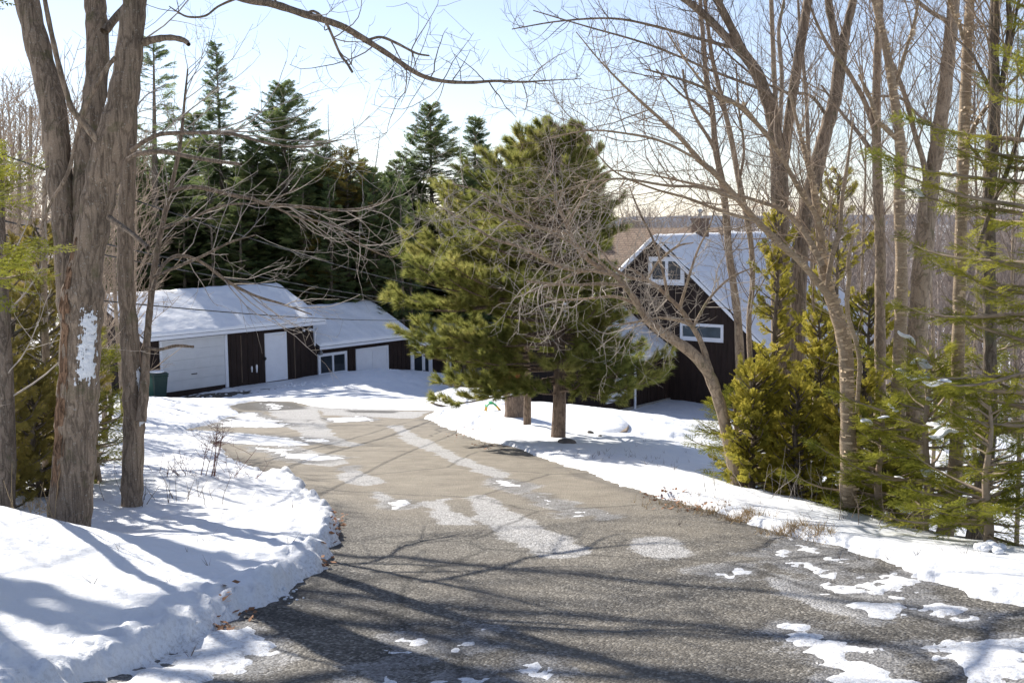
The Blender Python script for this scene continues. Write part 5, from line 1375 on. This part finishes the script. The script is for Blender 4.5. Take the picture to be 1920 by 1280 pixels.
for i in range(84):
    px = 195 + 600 * (i + rg.random()) / 72 if i < 72 else rg.uniform(880, 1120); Y = rg.choice((57, 61, 66, 72)) + rg.uniform(-1.5, 3); Y = Y + max(0, (px - 560)) * .012
    top = rg.uniform(255, 370) if px < 620 else rg.uniform(295, 375)
    h = top_h(px, top, Y); x, y = px_xy(px, Y); k = rg.randrange(4); w = rg.uniform(.9, 1.3)
    put_tree('spruce_tree', SP[k], x, y, 'dark evergreen in the close-packed wood behind the garage and workshop', 'tree', G_, h / 14 * w, rg.uniform(0, 6.28), h / 14)
# bare larches against the sky
def bare_small(h, seed, spread, n, up, twl, cone=False, bark='twig_far', mat='twig_far', tr=.11):
    rg = random.Random(seed); T = Tubes(); B = Tubes(); m_ = 12
    P, Rr, _ = wander((0, 0, -.3), (0, 0, 1), h, tr, .012, m_, .035, .04, rg); T.add(P, Rr, 7)
    for i in range(n):
        f = (.12 if cone else .22) + (.86 if cone else .76) * rg.random() ** (.9 if cone else .7); q = min(m_ - 2, int(f * (m_ - 1))); u = f * (m_ - 1) - q
        a, b = P[q], P[q + 1]; o = tuple(a[c] + (b[c] - a[c]) * u for c in range(3)); az = rg.uniform(0, 6.283)
        L = spread * ((1 - f) ** .8 + .08 if cone else (.55 + .5 * math.sin(math.pi * f))) * rg.uniform(.6, 1.2)
        el = rg.uniform(-.1, .3) if cone else rg.uniform(.5, 1.15)
        P1, R1, _ = wander(o, (math.cos(az) * math.cos(el), math.sin(az) * math.cos(el), math.sin(el)), L, max(.008, Rr[q] * .38), .005, 7, .08, up, rg); B.add(P1, R1, 3)
        for j in range(int(L * twl)):
            t = rg.uniform(.15, 1); qq = min(5, int(t * 6)); o2 = P1[qq]; d = [P1[qq + 1][c] - P1[qq][c] for c in range(3)]; l = math.sqrt(sum(c * c for c in d)) + 1e-9
            w = side_dir((d[0] / l, d[1] / l, d[2] / l), rg.uniform(.5, 1.0), rg); L2 = L * rg.uniform(.15, .4)
            P2, R2, _ = wander(o2, w, L2, .006, .003, 5, .1, up, rg); B.add(P2, R2, 3)
            for s in range(int(L2 * twl * .9)):
                q3 = rg.randrange(1, 4); d = [P2[q3 + 1][c] - P2[q3][c] for c in range(3)]; l = math.sqrt(sum(c * c for c in d)) + 1e-9
                P3_, R3, _ = wander(P2[q3], side_dir((d[0] / l, d[1] / l, d[2] / l), rg.uniform(.4, .9), rg), L2 * rg.uniform(.3, .6), .0045, .0025, 4, .1, up, rg); B.add(P3_, R3, 3)
    return T.mesh('trunk', M[bark]), B.mesh('branches', M[mat])


LA = [bare_small(12, 71, 1.9, 70, .02, 3.0, True), bare_small(12, 72, 1.5, 60, .03, 3.0, True)]
for px, top, Y, k, lb in ((638, 182, 78, 1, 'bare leaning larch, left of the close larch pair'), (682, 222, 80, 0, 'bare larch, left one of the close pair against the sky'), (700, 210, 79, 0, 'bare larch, right and taller one of the close pair'), (762, 250, 80, 0, 'bare larch in the gap left of the pointed spruce'),
                          (722, 290, 84, 1, 'short bare larch tip between the larch pair and the gap larch'), (792, 205, 82, 1, 'thin bare larch touching the pointed spruce')):
    h = top_h(px, top, Y); x, y = px_xy(px, Y)
    put_tree('larch_tree', LA[k], x, y, lb, 'tree', 'bare larches against the sky', h / 12, None, None, ('trunk', 'branches'))

# ------------------------------------------------------------------ bare hardwood behind the house and far left
HW = [bare_small(10, 81 + i, 2.3, 34, .05, 3.6, False, tr=.10 + .02 * i) for i in range(5)]
rg = random.Random(123)
for i in range(92):
    px = rg.uniform(1165, 1960); Y = 62 + 62 * rg.random() ** 1.3
    if px < 1480: Y = max(Y, 82)
    x, y = px_xy(px, Y); top = rg.uniform(372, 430) if px < 1480 else rg.uniform(340, 430); h = top_h(px, top, Y)
    put_tree('hardwood_tree', HW[rg.randrange(5)], x, y, 'bare grey hardwood in the wood beyond the house', 'tree', 'bare hardwoods beyond the house', h / 10, rg.uniform(0, 6.28), None, ('trunk', 'branches'))
for i in range(62):                                                  # nearer, thicker growth right of the house roof
    px = rg.uniform(1670, 1960); Y = rg.uniform(34, 58); x, y = px_xy(px, Y); h = top_h(px, rg.uniform(330, 520), Y)
    put_tree('hardwood_tree', HW[rg.randrange(5)], x, y, 'bare grey young hardwood in the thicket right of the house', 'tree', 'young hardwoods right of the house', h / 10, rg.uniform(0, 6.28), None, ('trunk', 'branches'))
PW = [bare_small(7, 91 + i, 1.8, 30, .05, 4.5, False, 'smooth', 'twig', .06) for i in range(3)]
for i in range(30):
    px = rg.uniform(-60, 250); Y = rg.uniform(15, 46); x, y = px_xy(px, Y); h = top_h(px, rg.uniform(120, 420), Y)
    put_tree('hardwood_tree', PW[rg.randrange(3)], x, y, 'pale bare young tree in the thicket behind the big maple', 'tree', 'pale young trees in the left thicket', h / 7, rg.uniform(0, 6.28), None, ('trunk', 'branches'))
# far woods: one uncountable mass along the valley
T = Tubes()
for i in range(2600):
    Y = rg.uniform(125, 420); X = rg.uniform(-.62, .62) * Y
    z = gz(X, Y) if Y < 200 else -12.0; h = rg.uniform(8, 13.5)
    P, Rr, _ = wander((X, Y, z), (0, 0, 1), h, .10, .02, 4, .03, .05, rg); T.add(P, Rr, 3)
    for j in range(16):
        f = rg.uniform(.25, .98); q = min(2, int(f * 3)); a = P[q]; b = P[q + 1]; u = f * 3 - q; o = tuple(a[c] + (b[c] - a[c]) * u for c in range(3)); az = rg.uniform(0, 6.28); el = rg.uniform(.4, 1.2)
        P1, R1, _ = wander(o, (math.cos(az) * math.cos(el), math.sin(az) * math.cos(el), math.sin(el)), rg.uniform(1.2, 3.2), .045, .015, 3, .1, .08, rg); T.add(P1, R1, 3)
tag(obj('distant_woods', T.mesh('distant_woods', M['twig_far'])), 'far leafless grey woods filling the valley behind everything', None, None, 'stuff')

# ------------------------------------------------------------------ cedars, firs and bushes
FPOS = {}


def ever(name, label, px, Y, h, r0, seed, tm, mat, group=None, **k):
    x, y = px_xy(px, Y)
    t_ = put_tree(name, conifer(h, r0, seed, tm, mat=mat, **k), x, y, label, 'tree', group, 1, 0); FPOS[t_.name] = (LAST['pos'], LAST['fw']); return t_


def ch(px, top, Y): return top_h(px, top, Y)


GC = 'yellow-green cedars right of the drive'
ck = dict(zlo=.03, dens=14, tip=.08, droop=.04, shape=.4, rag=.6, tr=.035, bark='dark_bark', rise=.25, upr=True, clump=.5, sscale=.72)
ever('cedar_tree', 'tall yellow cedar in front of the snowy house roof', 1452, 14.3, ch(1452, 415, 14.3), .38, 201, T_CEDAR, 'cedar', GC, n_br=120, gap=.2, **ck)
ever('cedar_tree', 'bushy yellow-green cedar left of the peeling birch trunk', 1535, 13.6, ch(1535, 600, 13.6), .48, 202, T_CEDAR, 'cedar', GC, n_br=105, gap=.15, **ck)
ever('cedar_tree', 'thin-topped cedar showing behind the birch limbs', 1560, 17, ch(1560, 330, 17), .75, 203, T_CEDAR, 'cedar', GC, n_br=140, gap=.4, **ck)
ever('cedar_tree', 'low golden cedar sprig at the foot of the leaning tree', 1415, 13.0, ch(1415, 700, 13.0), .42, 204, T_CEDAR, 'cedar', GC, n_br=110, **ck)
ever('cedar_tree', 'olive cedar right behind the peeling birch', 1640, 15, ch(1640, 560, 15), .7, 205, T_CEDAR, 'cedar', GC, n_br=120, gap=.2, **ck)
ever('cedar_tree', 'low yellow cedar spreading just behind the peeling birch foot', 1625, 12.6, ch(1625, 720, 12.6), .55, 207, T_CEDAR, 'cedar', GC, n_br=105, gap=.15, **ck)
ever('cedar_tree', 'shaded olive cedar between the bushy cedar and the tall yellow one', 1495, 12.9, ch(1495, 730, 12.9), .5, 206, T_CEDAR, 'cedar', GC, n_br=95, gap=.1, **ck)
fk = dict(zlo=.04, dens=19, tip=.08, droop=.12, shape=.75, rag=.6, tr=.035, bark='twig', sscale=1.05, clump=.5)
GF = 'young firs right of the drive'
ever('fir_tree', 'dark little fir spreading left beside the leaning tree', 1385, 14.2, ch(1385, 740, 14.2), .65, 211, T_FIR, 'fir', GF, n_br=60, **fk)
F1 = ever('fir_tree', 'large fir reaching in from the right edge of the picture', 1985, 9.6, 6.0, 1.75, 212, T_FIR, 'fir', GF, n_br=150, **dict(fk, shape=.9, gap=.25))
F2 = ever('fir_tree', 'broad young fir with snow dabs in front of the lattice fence', 1745, 10.9, ch(1745, 665, 10.9), .9, 213, T_FIR, 'fir', GF, n_br=58, **dict(fk, shape=.6))
ever('fir_tree', 'low bright fir at the snow edge by the dark trunk', 1865, 9.4, ch(1865, 760, 9.4), .55, 214, T_FIR, 'fir', GF, n_br=40, **dict(fk, gap=.1))
ever('fir_tree', 'thin fir just right of the peeling birch foot', 1655, 11.5, ch(1655, 760, 11.5), .55, 215, T_FIR, 'fir', GF, n_br=55, **dict(fk, gap=.1))
ever('fir_tree', 'fir filling the gap between the broad fir and the right edge', 1850, 12.0, ch(1850, 560, 12.0), 1.0, 216, T_FIR, 'fir', GF, n_br=60, **dict(fk, shape=.7, gap=.2))
for Fo, n_, sd0 in ((F2, 16, 5), (F1, 7, 6)):
    pos_, fw_ = FPOS[Fo.name]; ok = np.where(pos_[:, 1] < .1)[0] if Fo is F2 else np.where((pos_[:, 0] < -.7) & (pos_[:, 2] > 1) & (pos_[:, 2] < 4))[0]
    rr_ = random.Random(sd0)
    for k in rr_.sample(list(ok), n_):
        s_ = rr_.uniform(.5, 1.6); bm = bmesh.new(); bmesh.ops.create_icosphere(bm, subdivisions=3, radius=.045 * s_)
        for v in bm.verts:
            v.co.x *= 1.9 + .4 * math.sin(40 * v.co.y); v.co.y *= .9; v.co.z = v.co.z * .34 + .012 * math.sin(30 * v.co.x + k) * s_; v.co += Vector((rr_.uniform(-1, 1), rr_.uniform(-1, 1), rr_.uniform(-.6, .6))) * .005
        for f in bm.faces: f.smooth = True
        me = bpy.data.meshes.new('snow_dab'); bm.to_mesh(me); bm.free(); me.materials.append(M['snow']); o = obj('snow_dab', me, Fo)
        d_ = fw_[k] / np.linalg.norm(fw_[k]); o.location = Vector(pos_[k] + d_ * .10) + Vector((0, 0, .012)); o.rotation_euler = (0, -math.asin(max(-.6, min(.6, d_[2]))), math.atan2(d_[1], d_[0]))
GL = 'evergreens left of the drive'
ever('fir_tree', 'fir at the left edge whose bright bough tips enter the picture', -135, 6.3, 4.6, 1.0, 221, T_FIR, 'fir', GL, n_br=80, **dict(fk, gap=.45, shape=.3, zlo=.35, sscale=1.3))
ever('fir_tree', 'small fir with level boughs behind the big maple trunk', 168, 12.6, 1.75, .40, 222, T_FIR, 'fir', GL, n_br=46, **dict(fk, shape=.5))
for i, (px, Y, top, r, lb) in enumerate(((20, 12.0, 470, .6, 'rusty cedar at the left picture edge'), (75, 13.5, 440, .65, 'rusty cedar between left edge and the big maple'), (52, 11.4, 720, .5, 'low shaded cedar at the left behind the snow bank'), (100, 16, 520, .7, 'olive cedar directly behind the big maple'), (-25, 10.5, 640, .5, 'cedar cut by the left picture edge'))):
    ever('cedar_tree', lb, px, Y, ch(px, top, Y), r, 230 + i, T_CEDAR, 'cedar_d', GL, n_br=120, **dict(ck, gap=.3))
for i, (px, Y, w, top, lb) in enumerate(((6, 9.7, 46, 300, 'dark rough trunk cut by the left picture edge'), (84, 12.5, 18, 330, 'slim grey trunk among the cedars left of the big maple'), (38, 14, 12, 250, 'thin grey trunk among cedars near the left edge'), (58, 17, 12, 200, 'thin pale trunk between the left edge cedars'))):
    yb = gpx(px, Y); pts = [(px + (1 - f) * 10 * math.sin(i + f * 4) + (28 * (1 - f) * 0 if i else -12 * f), yb + (top - yb) * f, w * (1 - .55 * f)) for f in (.3, .6, 1.0)]
    bare_tree('maple_tree', lb, [TR((px, w), pts, Y)], 'tree', 'trunks in the left thicket', 'dark_bark' if i == 0 else 'smooth', 'twig_p', dict(thin, dens=(3, 4, 4), t0=(.2, .1, .1), ang=(40, 80)), 60 + i)

# trees standing left of the picture whose long level limbs shade the drive
SUNH = np.array([-.6, .8]); TE = math.tan(R(32))


def over(px, py, h):
    """point on the way to the sun from a spot on the drive, h metres up"""
    g_ = hit(px, py); return (g_[0] + SUNH[0] * h / TE, g_[1] + SUNH[1] * h / TE, g_[2] + h)


SHADE = [((-9.6, 17.4), 13, 'maple beyond the left picture edge, farther back of two', [((640, 1037), (1250, 1090), (1930, 1158), 6.9, 7.6, .065), ((560, 1105), (1100, 1145), (1700, 1215), 7.8, 8.8, .085), ((700, 1010), (1050, 985), (1400, 960), 8.2, 9.0, .02), ((650, 1075), (980, 1085), (1500, 1020), 8.6, 9.4, .025)]),
         ((-8.4, 13.0), 13, 'maple beyond the left picture edge, nearer of two', [((500, 1150), (1050, 1210), (1500, 1290), 7.2, 8.4, .095), ((640, 1160), (1200, 1180), (1950, 1225), 7.4, 8.2, .065), ((760, 1235), (1200, 1260), (1600, 1300), 7.2, 8.0, .08), ((900, 1120), (1200, 1125), (1450, 1090), 9.0, 9.8, .025)])]
for i, ((X, Y, ), h, lb, segs) in enumerate(SHADE):
    g0 = gz(X, Y); rg2 = random.Random(300 + i); T = []
    P, Rr, _ = wander((X, Y, g0), (.0, .0, 1), h, .24, .04, 14, .015, .02, rg2); T.append((np.array(P), np.array(Rr)))
    for a_, b_, c_, h0, h1, r_ in segs:
        p1, p2, p3 = over(*a_, h0), over(*b_, (h0 + h1) / 2 + .1), over(*c_, h1)
        C = catmull([(X, Y, p1[2] - 1.6), tuple(np.array(p1) * .5 + np.array((X, Y, p1[2] - .9)) * .5), p1, p2, p3], 26)
        C = C + nrg.normal(0, .03, C.shape); T.append((C, np.linspace(r_ * 1.2, r_ * .5, 26)))
    for j in range(4):
        P1, R1, _ = wander(P[9 + j], (rg2.uniform(-.6, .6), rg2.uniform(-.6, .6), .8), rg2.uniform(2, 4), .06, .015, 12, .07, .02, rg2); T.append((np.array(P1), np.array(R1)))
    bare_tree('maple_tree', lb, T, 'tree', 'maples outside the left of the picture', 'maple', 'twig_d', [None] + [dict(maple_prm, dens=(2.0, 2.6, 2), len=(1.3, .7, .3), rad=(.018, .008, .004), flat=.4)], 310 + i)

# ------------------------------------------------------------------ small growth
sh = P3(388, 930, 13.2); zs_ = gz(sh[0], sh[1])
rg = random.Random(17); T = Tubes()
for i in range(13):
    main = i < 6
    d = (.16 + rg.uniform(-.05, .1), rg.uniform(-.1, .1), .95) if main else (rg.uniform(-.9, .9), rg.uniform(-.5, .5), rg.uniform(.35, .8))
    P, Rr, _ = wander((rg.uniform(-.1, .1) + (0 if main else rg.uniform(-.5, .5)), rg.uniform(-.1, .1), .0), d, rg.uniform(.55, .85) if main else rg.uniform(.25, .6), .006 if main else .004, .002, 9, .05, .0, rg); T.add(P, Rr, 4)
    for j in range(8 if main else 5):
        q = rg.randrange(4, 8) if main else rg.randrange(1, 7); P2, R2, _ = wander(P[q], (rg.uniform(-.9, 1), rg.uniform(-.7, .7), rg.uniform(.1, .8)), rg.uniform(.12, .34), .003, .0014, 6, .18, .03, rg); T.add(P2, R2, 3)
        for s in range(2): P3_, R3, _ = wander(P2[rg.randrange(2, 5)], (rg.uniform(-.9, 1), rg.uniform(-.7, .7), rg.uniform(-.1, .6)), rg.uniform(.05, .15), .002, .0011, 4, .2, .03, rg); T.add(P3_, R3, 3)
o = obj('bare_shrub', T.mesh('bare_shrub', M['red'])); o.location = (sh[0], sh[1], zs_ + .05)
tag(o, 'small red-stemmed bare shrub in the snow left of the drive', 'shrub')


def stalks(name, label, px, py, Y, n, mat, seed, spread=.3, hgt=.5):
    rg = random.Random(seed); p = P3(px, py, Y); T = Tubes()
    for i in range(n):
        x, y = rg.gauss(0, spread), rg.gauss(0, spread * .6); P, Rr, _ = wander((x, y, gz(p[0] + x, p[1] + y) - gz(p[0], p[1])), (rg.gauss(0, .35), rg.gauss(0, .3), 1), hgt * rg.uniform(.5, 1.3), .004, .0016, 7, .09, -.02, rg); T.add(P, Rr, 3)
        if rg.random() < .5:
            P2, R2, _ = wander(P[3], (rg.gauss(0, .8), rg.gauss(0, .6), .4), hgt * .4, .0025, .0014, 5, .15, 0, rg); T.add(P2, R2, 3)
    o = obj(name, T.mesh(name, M[mat])); o.location = (p[0], p[1], gz(p[0], p[1]) + .06); return tag(o, label, 'plant')
stalks('dry_stalks', 'tall pale dry stalks at the foot of the big maple', 70, 975, 9.3, 16, 'straw', 1, .2, .42)
stalks('dry_stalks', 'thin dark dead stems beside the slim maple foot', 300, 935, 11.3, 22, 'twig_d', 2, .28, .26)
stalks('dry_stalks', 'low brown dead stems left of the red shrub', 335, 890, 14, 16, 'red', 3, .35, .35)
stalks('dry_stalks', 'dead stems in the snow under the broad fir', 1690, 985, 10.2, 16, 'twig', 4, .35, .3)
stalks('dry_stalks', 'dead stems tangled at the foot of the bushy cedar', 1520, 925, 12, 26, 'twig_p', 5, .4, .5)


_ti = np.arange(SH[0] * SH[1]).reshape(SH); _topZ = np.maximum(snowZ, gZ).reshape(SH)


def top_z(x, y):
    """height of the snow or asphalt surface"""
    r = min(SH[0] - 2, max(0, int(np.searchsorted(GY[:, 0], y)) - 1)); c = min(SH[1] - 2, max(0, int(np.searchsorted(GX[r] , x)) - 1))
    return float(_topZ[r:r + 2, c:c + 2].mean())


def litter(name, label, spots, mat, seed, leaf=True):
    rg = random.Random(seed); V = []
    for px, py, n, sx, sy in spots:
        for i in range(n):
            p = hit(px + rg.gauss(0, sx), py + rg.gauss(0, sy)); z = top_z(p[0], p[1]) + (rg.uniform(.004, .03) if leaf else .02)
            if leaf:
                a = rg.uniform(0, 6.28); l = rg.uniform(.012, .032); u = np.array([math.cos(a), math.sin(a), rg.uniform(-.6, .6)]) * l; w = np.array([-math.sin(a), math.cos(a), rg.uniform(-.6, .6)]) * l * .6; c = np.array([p[0], p[1], z])
                V += [c - u, c + w, c + u, c - u, c + u, c - w]
            else:
                for _ in range(3):
                    a = rg.uniform(0, 6.28); l = rg.uniform(.05, .14); c = np.array([p[0], p[1], z - .03]); e = np.array([math.cos(a), math.sin(a), 0]) * .003
                    V += [c - e, c + e, c + np.array([rg.gauss(0, .5), rg.gauss(0, .5), .8]) * l]
    V = np.array(V); return tag(obj(name, np_mesh(name, V, [np.arange(len(V)).reshape(-1, 3)], M[mat], smooth=False)), label, None, None, 'stuff')
litter('dead_leaves', 'brown dead leaves caught along both edges of the drive', [(1240, 936, 60, 26, 4), (1300, 955, 60, 26, 5), (628, 1000, 40, 5, 18), (612, 1050, 14, 6, 10), (420, 1182, 20, 14, 4), (880, 815, 70, 20, 6), (920, 838, 40, 18, 4), (450, 1150, 16, 20, 10), (640, 985, 20, 6, 12)], 'leafl', 5)
litter('dead_grass', 'tufts of straw-coloured dead grass at the snow edge', [(1390, 977, 130, 20, 2.5), (1270, 948, 60, 30, 4), (1480, 1001, 130, 26, 4), (1535, 1008, 60, 14, 5), (1330, 962, 60, 20, 4), (60, 975, 50, 20, 8)], 'straw', 6, False)
litter('twig_debris', 'small dark twigs and bark bits scattered on the snow', [(300, 1080, 10, 150, 60), (430, 1000, 8, 80, 40), (1500, 975, 14, 120, 10), (1750, 1050, 14, 110, 14), (1150, 860, 40, 70, 14), (1250, 820, 30, 60, 16)], 'twig_d', 8, False)
# broken snow lumps along the ploughed edges
rg = random.Random(44); bm = bmesh.new()
for px, py, n, sx, sy, s in ((540, 1120, 12, 16, 6, .014), (610, 1010, 12, 8, 20, .014), (1862, 1034, 14, 16, 6, .045), (470, 735, 40, 60, 5, .05), (560, 716, 30, 30, 4, .06)):
    for i in range(n):
        p = hit(px + rg.gauss(0, sx), py + rg.gauss(0, sy)); r = s * rg.uniform(.35, 1.3)
        k = float(np.interp(0, [0, 1], [0, 1])); sdv = -float(poly_sd(np.array([p[0]]), np.array([p[1]]), ROAD)[0]); z = gz(p[0], p[1]) + (.15 * min(1, max(0, sdv / .2)) if sdv > 0 and py > 900 and px < 700 else .04 * (sdv > 0)) + r * .4
        res = bmesh.ops.create_icosphere(bm, subdivisions=2 if r > .02 else 1, radius=r)
        sx_, sy_, sz_ = rg.uniform(.8, 1.4), rg.uniform(.8, 1.3), rg.uniform(.55, .9)
        for v in res['verts']: v.co = Vector((v.co.x * sx_ + p[0] + rg.uniform(-.12, .12) * r, v.co.y * sy_ + p[1] + rg.uniform(-.12, .12) * r, v.co.z * sz_ + z + rg.uniform(-.12, .12) * r))
for f in bm.faces: f.smooth = True
me = bpy.data.meshes.new('snow_lumps'); bm.to_mesh(me); bm.free(); me.materials.append(M['snow'])
tag(obj('snow_lumps', me), 'broken lumps of ploughed snow along the drive edges', None, None, 'stuff')

# ------------------------------------------------------------------ light, sky, camera
EL, AZ = R(32), math.atan2(-.6, .8)
w = bpy.data.worlds.new('World'); sc.world = w; w.use_nodes = True
nt = w.node_tree; sky = nt.nodes.new('ShaderNodeTexSky'); sky.sky_type = 'NISHITA'; sky.sun_disc = False
sky.sun_elevation = EL; sky.sun_rotation = AZ; sky.altitude = 50; sky.air_density = 1.0; sky.dust_density = .1; sky.ozone_density = 1.0
hs = nt.nodes.new('ShaderNodeHueSaturation'); hs.inputs['Saturation'].default_value = .74
nt.links.new(sky.outputs[0], hs.inputs['Color'])
nt.links.new(mixc(nt, 1.0, hs.outputs[0], (.96, .97, 1.10), 'MULTIPLY'), nt.nodes['Background'].inputs[0]); nt.nodes['Background'].inputs[1].default_value = .088
sd_ = Vector((math.sin(AZ) * math.cos(EL), math.cos(AZ) * math.cos(EL), math.sin(EL)))
ld = bpy.data.lights.new('sun', 'SUN'); ld.energy = 5.0; ld.angle = R(.53); ld.color = (1, .95, .87)
lo = bpy.data.objects.new('sun', ld); lo.rotation_euler = sd_.to_track_quat('Z', 'Y').to_euler(); lo.location = (-20, 30, 30); put(lo)
cd = bpy.data.cameras.new('camera'); co = bpy.data.objects.new('camera', cd); put(co); sc.camera = co
cd.sensor_width = 36; cd.lens = 36 * FPX / W; cd.clip_start = .1; cd.clip_end = 12000
from mathutils import Matrix
co.matrix_world = Matrix(((CR[0], CU[0], -CF[0], CAM[0]), (CR[1], CU[1], -CF[1], CAM[1]), (CR[2], CU[2], -CF[2], CAM[2]), (0, 0, 0, 1)))
sc.view_settings.view_transform = 'Standard'; sc.view_settings.look = 'None'; sc.view_settings.exposure = 0.7; sc.view_settings.gamma = 1.0
sc.render.resolution_x = 1024; sc.render.resolution_y = 682
sc.cycles.max_bounces = 6; sc.cycles.diffuse_bounces = 3; sc.cycles.glossy_bounces = 2; sc.cycles.transmission_bounces = 3
